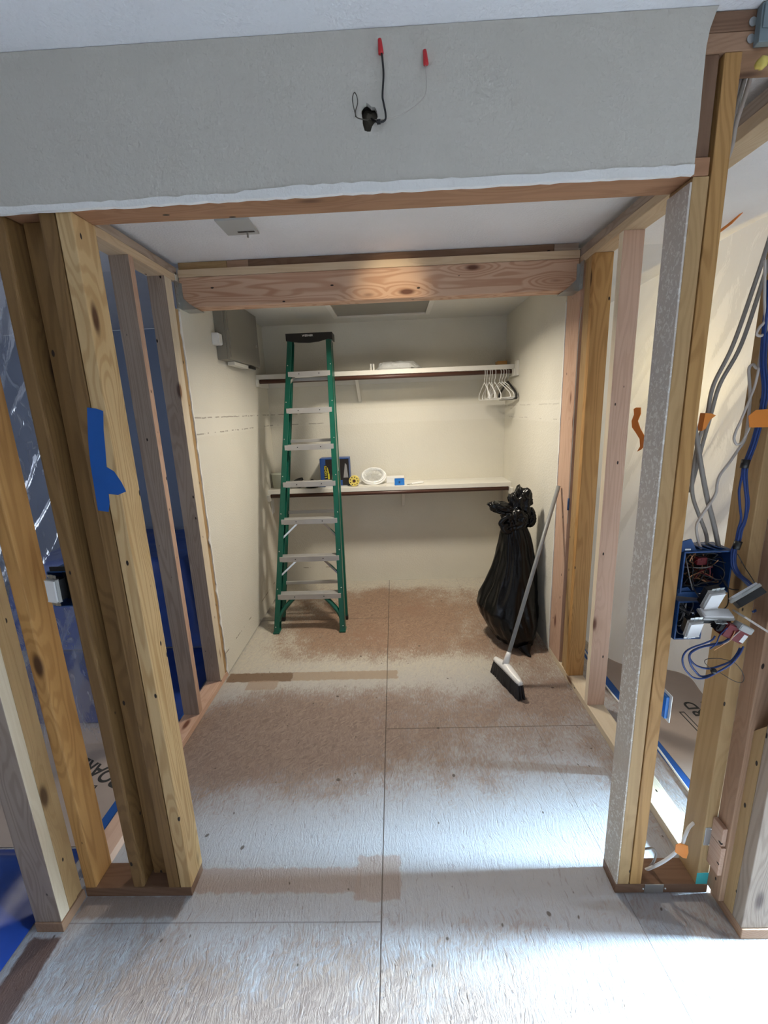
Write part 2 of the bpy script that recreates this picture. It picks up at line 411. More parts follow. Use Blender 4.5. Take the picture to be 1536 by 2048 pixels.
def lathe(bm, prof, c, axis='Z', seg=24):
    c = Vector(c); rings = []
    for r, h in prof:
        ring = []
        for k in range(seg):
            a = 2*math.pi*k/seg; u, v = math.cos(a)*r, math.sin(a)*r
            ring.append(bm.verts.new(c + (Vector((u, v, h)) if axis == 'Z' else Vector((u, h, v)) if axis == 'Y' else Vector((h, u, v)))))
        rings.append(ring)
    for A, B in zip(rings, rings[1:]):
        for k in range(seg): bm.faces.new((A[k], A[(k+1) % seg], B[(k+1) % seg], B[k]))
    bm.faces.new(rings[0][::-1]); bm.faces.new(rings[-1])
    return bm
def prism(bm, poly, d):
    "extrude a 3-D polygon by vector d"
    d = Vector(d); a = [bm.verts.new(Vector(p)) for p in poly]; b = [bm.verts.new(Vector(p)+d) for p in poly]
    bm.faces.new(a[::-1]); bm.faces.new(b); n = len(a)
    for k in range(n): bm.faces.new((a[k], a[(k+1) % n], b[(k+1) % n], b[k]))
    return bm
def text(name, s, size, mat, M4, parent=None, thick=.0004):
    cu = bpy.data.curves.new(name, 'FONT'); cu.body = s; cu.size = size; cu.align_x = 'CENTER'; cu.align_y = 'CENTER'; cu.extrude = thick; cu.offset = size*.02
    tmp = bpy.data.objects.new(name+'_tmp', cu); COL.objects.link(tmp)
    dg = bpy.context.evaluated_depsgraph_get(); dg.update()
    me = bpy.data.meshes.new_from_object(tmp.evaluated_get(dg)); me.name = name
    bpy.data.objects.remove(tmp); bpy.data.curves.remove(cu)
    me.transform(M4); me.materials.clear(); me.materials.append(MAT[mat])
    o = bpy.data.objects.new(name, me); COL.objects.link(o)
    if parent: o.parent = parent; o.matrix_parent_inverse = parent.matrix_basis.inverted()
    return o
def frame_m(origin, xdir, ydir):
    x = Vector(xdir).normalized(); y = Vector(ydir).normalized(); z = x.cross(y)
    m = Matrix((x, y, z)).transposed().to_4x4(); m.translation = Vector(origin); return m

# ------------------------------------------------------------------ the setting
HC, CC = 2.44, 2.385           # hall ceiling, closet ceiling
YB, XL, XR = 4.035, -1.126, .995
struct(box('floor', -4.2, 5.2, -2.6, 4.3, -.05, 0, 'floor')).location = (0, 0, 0)
bpy.data.objects['floor'].data.transform(Matrix.Translation((.5, .85, -.05)))
struct(box('ceiling', -4.2, 5.2, -2.6, 2.6165, HC, HC+.05, 'ceil'))
struct(box('ceiling_closet', XL-.09, XR+.09, 2.617, YB, CC, CC+.056, 'closet_ceil'))
struct(box('wall_back', -1.25, 1.12, YB, YB+.09, 0, 2.44, 'closet_back'))
struct(box('wall_left', XL-.012, XL, 2.492, YB-.001, .012, CC-.001, 'closet'))
struct(box('wall_right', XR, XR+.012, 2.69, YB-.001, .012, CC-.001, 'closet_right'))
for n_ in ('wall_back', 'wall_left', 'wall_right'):
    o = bpy.data.objects[n_]; o.data.transform(Matrix.Translation(o.location)); o.location = (0, 0, 0)
# jagged cut edge of the left closet wall
bm = bmesh.new(); pts = []
for i in range(61):
    z = .015+i*(2.19-.015)/60; pts.append((XL-.004, 2.487-random.random()*.010-(.012 if random.random() < .12 else 0), z))
prism(bm, pts+[(XL-.004, 2.4915, 2.19), (XL-.004, 2.4915, .015)], (.0065, 0, 0))
struct(link('trim_1', bm, 'gypsum'))
bm = bmesh.new(); pts = []
for i in range(61):
    z = .015+i*(2.19-.015)/60; pts.append((XR-.0025, 2.683-random.random()*.006, z))
prism(bm, pts+[(XR-.0025, 2.6895, 2.19), (XR-.0025, 2.6895, .015)], (.0085, 0, 0))
struct(link('trim_2', bm, 'gypsum'))
# side rooms
struct(box('wall_far_left', -4.2, -1.255, 4.2, 4.29, 0, HC-.001, 'blue_grey'))
struct(box('wall_side_left', -4.19, -4.1, -2.6, 4.198, 0, HC-.001, 'blue_grey'))
struct(box('wall_light_block', -4.19, -1.5, -2.59, -2.5, 0, HC-.001, 'blue_grey'))  # unseen wall added to keep sky light out of the left room
struct(box('wall_far_right', 1.125, 5.1, 4.2, 4.29, 0, HC-.001, 'white_room'))
struct(box('ceiling_right', 1.125, 5.1, 2.617, 4.2, HC, HC+.05, 'white_room'))
struct(box('ceiling_left', -4.2, -1.255, 2.617, 4.2, HC, HC+.05, 'white_room'))
bm = bmesh.new()
for a in ((-2.6, -.4, 0, HC), (.5, .90, 0, HC), (1.54, 4.2, 0, HC), (.90, 1.54, 0, .35), (.90, 1.54, 1.95, HC), (-.4, .5, 0, .35), (-.4, .5, 1.95, HC)):
    bx(bm, 4.35, 4.45, a[0], a[1], a[2], a[3]-.001)
struct(link('wall_side_right', bm, 'white_room'))
bm = bmesh.new()
for a in ((.90, .93, .35, 1.95), (1.51, 1.54, .35, 1.95), (.93, 1.51, .35, .38), (.93, 1.51, 1.92, 1.95)):
    bx(bm, 4.33, 4.349, *a)
struct(link('window_1', bm, 'white'))
bm = bmesh.new()
for a in ((-.4, -.37, .35, 1.95), (.47, .5, .35, 1.95), (-.37, .47, .35, .38), (-.37, .47, 1.92, 1.95)):
    bx(bm, 4.33, 4.349, *a)
struct(link('added_window_right', bm, 'white'))  # frame and opening added to go with the bounce fill beam
bm = bmesh.new()
for a in ((.70, .74, .9, 2.1), (1.66, 1.70, .9, 2.1), (.74, 1.66, .9, .94), (.74, 1.66, 2.06, 2.1)):
    bx(bm, -4.099, -4.07, *a)
struct(link('added_window_left', bm, 'white'))  # unseen frame added behind the left fill lamp, wall left uncut

# drywall band over the opening, with a real hole for the wires
bm = bmesh.new(); Y0, Y1 = 1.154, 1.1665
low = [(x, 2.1385 + random.uniform(-.0025, .003) - .004*max(0, -x)) for x in [-1.13+i*.0457 for i in range(41)]]
outer = [bm.verts.new((x, Y0, z)) for x, z in low]
outer += [bm.verts.new((.699+random.uniform(-.002, .002), Y0, z)) for z in (2.15, 2.22, 2.3, 2.37, 2.40)] + [bm.verts.new((.711, Y0, 2.432)), bm.verts.new((.715, Y0, 2.439)), bm.verts.new((-1.13, Y0, 2.439))]
hc = at(737, 234, y=Y0)
hole = []
for k in range(18):
    a = 2*math.pi*k/18; r = .0215*(1+.18*math.sin(3*a+1)+random.uniform(-.1, .1))
    hole.append(bm.verts.new((hc.x+math.cos(a)*r*.82, Y0, hc.z+math.sin(a)*r*1.22)))
es = [bm.edges.new((L[i], L[(i+1) % len(L)])) for L in (outer, hole) for i in range(len(L))]
bmesh.ops.triangle_fill(bm, edges=es, use_beauty=True)
ext = bmesh.ops.extrude_face_region(bm, geom=list(bm.faces))
bmesh.ops.translate(bm, verts=[v for v in ext['geom'] if isinstance(v, bmesh.types.BMVert)], vec=(0, Y1-Y0, 0))
band = struct(link('wall_front', bm, 'band'))
# torn lower edge: bare gypsum
bm = bmesh.new(); up_, dn = [], []
for i in range(81):
    x = -1.13+i*(1.829/80); h = .0075+.006*mnoise.noise((x*3.1, 0, 2))+.004*random.random()
    if x > -.35: h += .006
    z0 = 2.1335-.004*max(0, -x)
    up_.append((x, 1.1525, z0+h)); dn.append((x, 1.1525, z0-.0035+random.uniform(-.0015, .0015)))
prism(bm, dn+up_[::-1], (0, .012, 0))
e = link('torn_edge', bm, 'gypsum', band); e['label'] = 'white torn gypsum lower edge'
bm = bmesh.new()
bmesh.ops.create_icosphere(bm, subdivisions=3, radius=.03, matrix=Matrix.Translation((hc.x+.004, 1.20, hc.z+.006)))
for v in bm.verts: v.co += (v.co-Vector((hc.x, 1.2, hc.z))).normalized()*mnoise.noise(v.co*90)*.008
tag(link('insulation_tuft', bm, 'insul', None, (hc.x, 1.2, hc.z), True), 'dark fibrous stuffing seen inside the hole in the grey wall band', 'insulation')
# inner drywall of the band (closet side)
struct(box('wall_front_inner', -1.12, .69, 1.2585, 1.271, 2.142, 2.4385, 'closet_ceil'))

# ------------------------------------------------------------------ lumber
def stud(x0, x1, y0, y1, z0, z1, kind, label, group=None, axis='Z', name='wall_stud', cat='stud', bev=.0025):
    o = box(name, x0, x1, y0, y1, z0, z1, wood(kind, axis), None, bev)
    return tag(o, label, cat, group)
F0, F1 = 1.168, 1.257
def edge_face(o, sign, kind):
    "give the narrow face pointing along sign*X its own, differently weathered wood"
    o.data.materials.append(wood(kind, 'Z'))
    for p in o.data.polygons:
        if p.normal.x*sign > .9: p.material_index = 1
    return o
# front wall plates and header
gp = 'floor plates of the framing'
pl = stud(-1.140, -.762, F0, F1, .0005, .038, 'brown', 'dark floor plate under the left cluster of studs', gp, 'X', 'sole_plate', 'floor plate')
pr_ = stud(.700, 1.008, F0, F1, .0005, .038, 'brown', 'dark brown floor plate under the right front studs, steel strap on its edge', gp, 'X', 'sole_plate', 'floor plate')
stud(-1.13, .7415, F0, F1, 2.1315, 2.169, 'red', 'reddish brown header board spanning the wide front opening', None, 'X', 'header_board', 'header board')
stud(-1.13, 1.6, F0, F1, 2.3655, 2.401, 'mid', 'lower brown top plate at the top right corner, touching the stud top', 'top plates of the front wall', 'X', 'top_plate', 'top plate')
stud(-1.13, 1.6, F0, F1, 2.4015, 2.4385, 'brown', 'darkest top plate, directly under the front ceiling at top right', 'top plates of the front wall', 'X', 'top_plate', 'top plate')
stud(.702, .7385, F0+.004, F1, 2.1695, 2.365, 'brown', 'short dark stud above the header, beside the grey wall band edge', None, 'Z', 'cripple_stud', 'stud')
gl_ = 'studs of the left front wall'
st_a1 = stud(-.7985, -.760, F0, F1, .0385, 2.131, 'old_lit', 'golden stud lining the left side of the wide opening', gl_)
st_a2 = stud(-.8405, -.8015, F0, F1, .0385, 2.131, 'old_shaded', 'brown stud directly left of the golden opening stud, blue tape across it', gl_)
stud(-.920, -.8415, F1-.039, F1, .0385, 2.131, 'old_shaded', 'dark stud set back flatwise between two front studs on the left', gl_)
stud(-.966, -.9285, F0, F1, .0385, 2.131, 'old_shaded', 'round-edged stud just right of the clear plastic gap', gl_, bev=.006)
stud(-1.139, -1.100, F0, F1, .0385, 2.131, 'old', 'tan stud just left of the clear plastic gap, in the corner', gl_, bev=.005)
gh = 'studs ending the left hall wall'
st_e = stud(-1.235, -1.146, 1.064, 1.1015, .0385, 2.43, 'grey', 'broad grey stud with pale edge at the lower left, nearest the camera', gh)
stud(-1.235, -1.147, 1.1022, 1.139, .0385, 2.43, 'tan', 'tan stud edge directly behind the nearest grey stud on the left', gh)
stud(-1.235, -1.150, 1.1395, 1.1665, .0385, 2.125, 'tan', 'thin tan stud edge in the left corner beside the dark gap', gh)
stud(-1.235, -1.142, 1.060, 1.1672, .0005, .038, 'mid', 'short floor plate under the nearest grey stud at lower left', gp, 'Y', 'sole_plate', 'floor plate')
# pale edge of the nearest stud
gr = 'studs of the right front wall'
ra1 = stud(.7065, .744, F0, F1, .0385, 2.131, 'tan', 'plaster-speckled stud lining the right side of the wide opening', gr)
o = box('plaster_residue', .7015, .7062, F0+.0005, F1-.0005, .0385, 2.12, 'residue', ra1); o['label'] = 'grey face speckled with white plaster'
stud(.7475, .785, F0, F1, .0385, 2.365, 'old', 'tall tan stud reaching the top plate, right of the plaster-speckled stud', gr)
r3 = stud(.966, 1.0048, F0, F1, .0385, 2.365, 'tan', 'tan stud on the right carrying blue cables, teal paint at its foot', gr)
o = box('teal_paint_mark', .9655, 1.0052, F0-.0008, F0-.0002, .0385, .085, 'teal', r3); o['label'] = 'teal paint mark'
gk = 'studs ending the right hall wall'
stud(1.018, 1.107, 1.038, 1.0755, .0385, 2.36, 'grey', 'broad pale grey stud at the lower right edge, nearest the camera', gk)
bm = bmesh.new()
prism(bm, [(1.0185, 1.0762, .0385), (1.0185, 1.1125, .0385), (1.0185, 1.1125, .685), (1.0185, 1.0762, .73)], (.088, 0, 0))
tag(link('cripple_stud', bm, wood('tan', 'Z'), None, (1.06, 1.09, .0385)), 'short tan stud with slanted top at the right edge, beside the pale grey stud', 'stud', gk)
stud(1.0025, 1.107, 1.1132, 1.1675, .0385, 2.36, 'mid', 'reddish brown stud behind the two wood blocks on the right', gk)
stud(1.018, 1.107, 1.0335, 1.1675, .0005, .038, 'mid', 'short floor plate at the right edge under the pale grey stud', gp, 'Y', 'sole_plate', 'floor plate')
gb = 'wood blocks in the right corner'
stud(.988, 1.002, 1.122, 1.1665, .250, .318, 'pink', 'upper of the two small wood blocks in the right corner', gb, 'Y', 'wood_block', 'block', .002)
stud(.988, 1.002, 1.117, 1.1665, .140, .2485, 'pink', 'lower of the two small wood blocks in the right corner', gb, 'Y', 'wood_block', 'block', .002)
# side walls
gs_l, gs_r = 'studs of the left side wall', 'studs of the right side wall'
stud(-1.215, XL, 1.259, 2.4915, .0005, .038, 'pink', 'pinkish floor plate along the left side of the opening', gp, 'Y', 'sole_plate', 'floor plate')
stud(XR, 1.085, 1.259, 2.689, .0005, .038, 'pale', 'pale new floor plate along the right side of the opening', gp, 'Y', 'sole_plate', 'floor plate')
gt = 'top plates of the side walls'
stud(-1.215, XL, 1.259, 2.4905, 2.3355, 2.3725, 'new', 'lower top plate of the left side wall, stud tops against it', gt, 'Y', 'top_plate', 'top plate')
stud(-1.215, XL, 1.272, 2.514, 2.373, 2.4105, 'grey', 'upper top plate of the left side wall, against the white ceiling', gt, 'Y', 'top_plate', 'top plate')
stud(XR, 1.085, 1.259, 2.689, 2.3355, 2.3725, 'new', 'lower top plate of the right side wall, stud tops against it', gt, 'Y', 'top_plate', 'top plate')
stud(XR, 1.085, 1.259, 2.689, 2.373, 2.4105, 'grey', 'upper top plate of the right side wall, against the white ceiling', gt, 'Y', 'top_plate', 'top plate')
st_2 = stud(-1.215, XL, 2.066, 2.104, .0385, 2.335, 'grey', 'grey-brown stud standing alone in the left side wall', gs_l)
st_3 = stud(-1.215, XL, 2.370, 2.408, .0385, 2.335, 'grey', 'grey-brown stud in the left side wall next to the cream closet wall', gs_l)
stud(-1.215, XL-.001, 2.4085, 2.4455, .0385, 2.335, 'pale', 'pale yellow stud edge under the left end of the beam', gs_l)
stud(-1.215, XL-.003, 2.446, 2.4825, .0385, 2.20, 'tan', 'orange-tan stud edge beside the torn edge of the left cream wall', gs_l)
stud(XR, 1.085, 1.645, 1.683, .0385, 2.335, 'new', 'stud of the right side wall hidden behind the plaster-speckled one, holding the blue outlet box', gs_r)
st_4 = stud(XR, 1.085, 2.082, 2.120, .0385, 2.335, 'pink', 'pinkish new stud with round knots standing alone on the right', gs_r)
stud(XR, 1.085, 2.348, 2.386, .0385, 2.335, 'old', 'orange-tan stud under the right beam hanger', gs_r)
stud(XR+.002, 1.085, 2.387, 2.425, .0385, 2.335, 'tan', 'yellowish stud edge right behind the orange-tan stud on the right', gs_r)
stud(XR+.006, 1.085, 2.428, 2.465, .0385, 2.335, 'tan', 'rough tan stud edge beside the thin white wire on the right', gs_r)
stud(XR, 1.085, 2.500, 2.6775, .0385, 2.335, 'pink', 'wide pinkish post with dark cracks beside the right cream wall', gs_r)
for o, sg, k in ((st_e, 1, 'pale'), (st_2, 1, 'pink'), (st_3, 1, 'pale'), (st_4, -1, 'pale')): edge_face(o, sg, k)
# beam over the closet mouth
beam = stud(XL+.004, XR-.004, 2.519, 2.607, 2.2115, 2.3635, 'fir', 'reddish fir beam with swirling grain over the closet mouth', None, 'X', 'support_beam', 'beam', .006)
stud(XL+.003, XR-.003, 2.520, 2.609, 2.364, 2.4025, 'new', 'pale flat plate lying on top of the reddish beam', None, 'X', 'top_plate', 'top plate')
gx = 'old lumber pieces above the beam plate'
for x0, x1, k, lab in ((-1.12, -.86, 'tan', 'left tan piece'), (-.858, -.745, 'mid', 'short piece between two saw cuts'), (-.743, .86, 'brown', 'long dark piece'), (.862, .985, 'grey', 'pale grey end piece at the right')):
    stud(x0, x1, 2.531, 2.6, 2.4035, 2.4385, k, 'old lumber strip above the beam plate: '+lab, gx, 'X', 'lumber_strip', 'lumber strip', .001)
# joist hangers
def hanger(s, label):
    xw = XL if s < 0 else XR; d = -s      # d points into the opening
    t = thing('joist_hanger', label, 'joist hanger', (xw, 2.56, 2.205), 'joist hangers of the beam')
    bm = bmesh.new()
    x0, x1 = xw+d*.0005, xw+d*.068
    prism(bm, [(x0, 2.5165, 2.206), (xw+d*.085, 2.5165, 2.206), (xw+d*.045, 2.5165, 2.235), (xw+d*.018, 2.5165, 2.26), (xw+d*.018, 2.5165, 2.335), (x0, 2.5165, 2.335)], (0, -.0018, 0))
    bx(bm, min(x0, xw+d*.085), max(x0, xw+d*.085), 2.5148, 2.612, 2.2045, 2.2065)
    prism(bm, [(x0, 2.6105, 2.206), (xw+d*.085, 2.6105, 2.206), (xw+d*.018, 2.6105, 2.26), (x0, 2.6105, 2.335)], (0, .0018, 0))
    link('seat_stirrup', bm, 'galv', t)
    bm = bmesh.new(); bx(bm, min(x0, x0+d*.002), max(x0, x0+d*.002), 2.470, 2.5146, 2.206, 2.34)
    link('side_flange', bm, 'galv', t)
    for k in range(3):
        bm = bmesh.new(); c = (x0+d*.0022, 2.49, 2.23+k*.042)
        lathe(bm, [(.005, 0), (.005, d*.001), (.003, d*.0025)], c, 'X', 10); link('nail_head', bm, 'steel', t, None, True)
hanger(-1, 'galvanised hanger holding the left end of the reddish beam')
hanger(1, 'galvanised hanger holding the right end of the reddish beam')
# steel straps
def strap(name, x0, x1, z0, z1, label):
    t = thing(name, label, 'metal plate', ((x0+x1)/2, F0-.001, z0), 'galvanised nail plates')
    bm = bmesh.new(); bx(bm, x0, x1, F0-.0022, F0-.0002, z0, z1, .0008); link('plate', bm, 'galv', t)
    for zz in (z0+.003, z1-.003):
        bm = bmesh.new(); bmesh.ops.create_uvsphere(bm, u_segments=10, v_segments=6, radius=.0028, matrix=Matrix.Translation(((x0+x1)/2, F0-.0022, zz))); link('nail_head', bm, 'alu_bright', t, None, True)
strap('nail_plate', .970, 1.0045, .203, .273, 'galvanised nail plate on the tan stud above the teal paint mark')
t = thing('nail_plate', 'dark steel strap wrapped over the edge of the right floor plate', 'metal plate', (.828, F0-.001, .005), 'galvanised nail plates')
bm = bmesh.new(); bx(bm, .797, .86, F0-.0025, F0-.0003, .004, .0386, .0006); link('plate', bm, 'steel', t)
for xx in (.792, .866):
    bm = bmesh.new(); bmesh.ops.create_uvsphere(bm, u_segments=10, v_segments=6, radius=.004, matrix=Matrix.Translation((xx, F0-.0018, .022))); link('nail_head', bm, 'alu_bright', t, None, True)

# ------------------------------------------------------------------ closet fittings
def closet_shelf(z, x0, x1, bx_, labels):
    t = thing('closet_shelf', labels[0], 'shelf', ((x0+x1)/2, 3.9, z), 'closet shelves')
    box('shelf_board', x0, x1, 3.752, YB-.001, z-.019, z, 'white', t, .001)
    box('front_edge', x0, x1, 3.730, 3.7518, z-.036, z+.001, 'white', t, .002)
    box('wall_cleat', x0, x1, YB-.02, YB-.001, z-.09, z-.0195, 'white', t, .001)
    # strut from the rod back to the wall
    bm = bmesh.new(); a = Vector((bx_, 3.775, z-.062)); b = Vector((bx_, YB-.008, z-.235))
    d = (b-a).normalized(); s = d.cross(Vector((1, 0, 0)))
    obox(bm, (a+b)/2, (Vector((1, 0, 0)), d, s), (.0125, (b-a).length/2, .008), .003)
    bx(bm, bx_-.0125, bx_+.0125, 3.765, 3.80, z-.066, z-.037, .002)
    link('bracket', bm, 'white', t)
    for xx, w in ((x1, 1), (x0, 0)):
        bm = bmesh.new(); xa, xb = (xx-.022, xx-.001) if w else (xx+.001, xx+.022)
        bx(bm, xa, xb, 3.70 if not w else 3.66, YB-.021, z-.095, z-.0375, .002); link('end_cleat', bm, 'white', t)
    r = thing('closet_rod', labels[1], 'closet rod', ((x0+x1)/2, 3.745, z-.07), 'closet rods')
    bm = bmesh.new(); lathe(bm, [(.0165, x0+.024), (.0165, x1-.024)], (0, 3.742, z-.0545), 'X', 20)
    link('pole', bm, 'rod', r, None, True)
closet_shelf(1.957, XL+.001, XR-.001, -.298, ('white upper closet shelf on the back wall', 'dark brown rod under the upper closet shelf'))
closet_shelf(.990, XL+.001, XR-.001, .063, ('white lower closet shelf on the back wall', 'dark brown rod under the lower closet shelf'))
# attic hatch
a0, a1 = at(668, 606, z=CC), at(857, 622, z=CC)
hx0, hx1, hy0, hy1 = -.42, .275, 3.02, a1.y-.02
t = thing('attic_hatch', 'square attic hatch with raised frame in the closet ceiling', 'hatch', ((hx0+hx1)/2, (hy0+hy1)/2, CC-.02))
bm = bmesh.new()
for a in ((hx0-.035, hx0, hy0-.035, hy1+.035), (hx1, hx1+.035, hy0-.035, hy1+.035), (hx0, hx1, hy1, hy1+.035), (hx0, hx1, hy0-.035, hy0)):
    bx(bm, a[0], a[1], a[2], a[3], CC-.022, CC-.0005, .001)
link('hatch_frame', bm, 'white', t); box('hatch_panel', hx0+.001, hx1-.001, hy0+.001, hy1-.001, CC-.012, CC-.0005, 'panel', t)
# blank plate on the ceiling of the opening
t = thing('ceiling_plate', 'square grey plate with a small lever on the white ceiling', 'ceiling plate', (-.65, 2.13, HC-.01))
box('plate', -.722, -.578, 2.03, 2.19, HC-.010, HC-.0005, 'grey_plastic', t, .003)
box('lever', -.625, -.618, 2.150, 2.158, HC-.034, HC-.0105, 'steel', t); box('slot', -.665, -.59, 2.148, 2.160, HC-.0115, HC-.0102, 'black', t)
# electrical panel
t = thing('wall_cabinet', 'grey metal cabinet high on the left cream wall', 'cabinet', (-1.085, 3.28, 1.99))
box('body', XL+.0005, -1.062, 2.95, 3.62, 1.995, CC-.003, 'panel', t, .003)
box('door', -1.0615, -1.046, 2.955, 3.615, 2.000, CC-.006, 'panel', t, .003)
box('latch', -1.0455, -1.035, 3.52, 3.545, 2.14, 2.16, 'steel', t, .002)
box('hinge_strip', -1.0455, -1.0435, 2.972, 2.980, 2.01, CC-.01, 'steel', t)
bm = bmesh.new(); bx(bm, -1.112, -1.064, 3.08, 3.36, 1.972, 1.9945, .002); link('lower_lip', bm, 'white', t)
box('knockout', -1.063, -1.050, 3.37, 3.50, 1.975, 1.9945, 'black', t)
t = thing('sensor_box', 'small white box on the left cream wall beside the grey cabinet', 'sensor box', (-1.11, 2.91, 2.08))
box('case', XL+.0005, -1.085, 2.885, 2.944, 2.078, 2.150, 'white_plastic', t, .005); box('lid', -1.0848, -1.078, 2.889, 2.940, 2.082, 2.146, 'white_plastic', t, .003)
# light switch on the left wall near the back
t = thing('wall_switch', 'small white plate on the left cream wall below the lower shelf end', 'switch', (XL+.005, 3.86, .80))
box('plate', XL+.0005, XL+.006, 3.80, 3.88, .76, .90, 'white_plastic', t, .002)

# ------------------------------------------------------------------ ladder
LN = .27
def lp(x, z, dy=0): return Vector((x, 3.015+LN*z+dy, z))
def lx(z, side):
    return (-.972+.0722*z) if side < 0 else (-.424-.0215*z)
lad = thing('step_ladder', 'green fibreglass step ladder leaning closed against the closet shelves', 'ladder', (-.70, 3.1, 0))
upv = Vector((0, LN, 1)).normalized(); outv = Vector((0, -1, LN)).normalized()
def rail(name, side, z0, z1, dy0, dy1, w, dep, mat):
    "C-channel with its web on the outer side"
    bm = bmesh.new(); s = side
    for (xa, xb, ya, yb) in ((0, .004, 0, dep), (0, w, 0, .005), (0, w, dep-.005, dep)):
        P = []
        for z, dy in ((z0, dy0), (z1, dy1)):
            x = lx(z, side)
            for (u, v) in ((xa, ya), (xb, ya), (xb, yb), (xa, yb)):
                P.append(lp(x - s*u, z, dy+v))
        vs = [bm.verts.new(p) for p in P]
        for f in ((0, 1, 2, 3), (7, 6, 5, 4), (0, 4, 5, 1), (1, 5, 6, 2), (2, 6, 7, 3), (3, 7, 4, 0)): bm.faces.new([vs[i] for i in f])
    bmesh.ops.bevel(bm, geom=list(bm.edges), offset=.0012, segments=1, affect='EDGES')
    return link(name, bm, mat, lad)
for s in (-1, 1):
    fr_ = rail('front_rail', s, .012, 2.20, 0, 0, .040, .068, 'green')
    rr_ = rail('rear_rail', s, .03, 2.18, .205, .078, .034, .032, 'green')
    for z in [.0+.145]*0+[.03+.279*i for i in range(8)]:
        bm = bmesh.new(); c = lp(lx(z, s)-s*.014, z+.02, -.001)
        bmesh.ops.create_uvsphere(bm, u_segments=8, v_segments=5, radius=.0045, matrix=Matrix.Translation(c)); link('rivet', bm, 'alu', fr_, None, True)
    bm = bmesh.new(); c = lp(lx(0, s)-s*.02, 0)
    bx(bm, c.x-.024, c.x+.024, c.y-.006, c.y+.072, .0005, .014, .003); link('foot', bm, 'green', lad)
    bm = bmesh.new(); c = lp(lx(0, s)-s*.017, 0, .205)
    bx(bm, c.x-.02, c.x+.02, c.y-.003, c.y+.036, .0005, .032, .003); link('rear_foot', bm, 'black', lad)
for i in range(7):
    z = .2885+.2775*i; xa, xb = lx(z, -1)+.0045, lx(z, 1)-.0045
    bm = bmesh.new(); y0 = 3.015+LN*z
    xf, xg = lx(z, -1)+.03, lx(z, 1)-.03
    bx(bm, xf-.012, xg+.012, y0-.010, y0-.006, z-.040, z, .001)        # front lip
    bx(bm, xa+.002, xb-.002, y0+.006, y0+.062, z-.004, z, .001)           # tread
    bx(bm, xf-.012, xg+.012, y0-.0055, y0+.0055, z-.004, z)
    bx(bm, xa+.002, xb-.002, y0+.058, y0+.062, z-.030, z-.0045)
    for k in range(4): bx(bm, xa+.004, xb-.004, y0+.010+k*.012, y0+.013+k*.012, z+.0001, z+.0015)
    st = link('step', bm, 'alu', lad)
    for f in (.28, .72):
        bm = bmesh.new(); lathe(bm, [(.0042, 0), (.0042, -.002)], (xa+(xb-xa)*f, y0-.0101, z-.018), 'Y', 10); link('rivet', bm, 'black', st)
    if i in (1, 2, 6):
        for s in (-1, 1):
            if i == 6 and s > 0: continue
            zc = z-.04; drop = .115 if i != 6 else .06; f = .30 if i != 6 else .16
            top = Vector((lx(z, s)-s*(xb-xa)*f, y0+.03, zc+.004)); bot = lp(lx(zc-drop, s)-s*.018, zc-drop, .03)
            bm = bmesh.new(); d = (bot-top).normalized(); sd = d.cross(Vector((0, 1, 0)))
            obox(bm, (top+bot)/2, (d, Vector((0, 1, 0)), sd), ((bot-top).length/2, .014, .0065)); link('diagonal_brace', bm, 'alu_bright', lad)
    if i == 0:
        for s in (-1, 1):
            bm = bmesh.new(); pp = []
            for k in range(7):
                u = k/6; pp.append(lp(lx(.1, s)-s*(.022+.125*(u**1.15)), .085+.165*(u**.8), .03))
            sweep(bm, spline(pp, 4), .018, 8, 1.6); link('foot_gusset', bm, 'green', lad, None, True)
for z in (.30, .86, 1.42, 1.9):
    xa, xb = lx(z, -1)+.02, lx(z, 1)-.02; y = 3.015+LN*z+.205-.127*z/2.2
    bm = bmesh.new(); bx(bm, xa, xb, y+.006, y+.028, z-.012, z+.012, .002); link('rear_brace', bm, 'alu', lad)
for s in (-1, 1):
    bm = bmesh.new(); a = lp(lx(1.62, s)-s*.006, 1.62, .075); b = lp(lx(1.18, s)-s*.006, 1.18, .11)
    obox(bm, (a+b)/2, ((b-a).normalized(), Vector((1, 0, 0)), (b-a).normalized().cross(Vector((1, 0, 0)))), ((b-a).length/2, .003, .010)); link('spreader', bm, 'steel', lad)
# top cap with its belly-shaped front skirt
bm = bmesh.new(); zt = 2.243; y0 = 3.015+LN*zt-.02; xa, xb = lx(zt, -1)-.012, lx(zt, 1)+.014
sk = [(xa, zt-.052), (xa+.04, zt-.060), (xa+.10, zt-.068), ((xa+xb)/2, zt-.072), (xb-.11, zt-.066), (xb-.05, zt-.052), (xb-.03, zt-.050), (xb, zt-.056)]
prism(bm, [(x, y0, z) for x, z in sk]+[(xb, y0, zt), (xa, y0, zt)], (0, .018, 0))
bx(bm, xa, xb, y0+.0185, y0+.14, zt-.014, zt, .002); bx(bm, xa, xa+.008, y0+.019, y0+.14, zt-.055, zt-.0145); bx(bm, xb-.008, xb, y0+.019, y0+.14, zt-.055, zt-.0145)
cap = link('top_cap', bm, 'black', lad)
text('brand_lettering', 'WERNER', .021, 'white_plastic', frame_m(((xa+xb)/2-.01, y0-.0006, zt-.020), (1, 0, 0), (0, 0, 1)), cap)

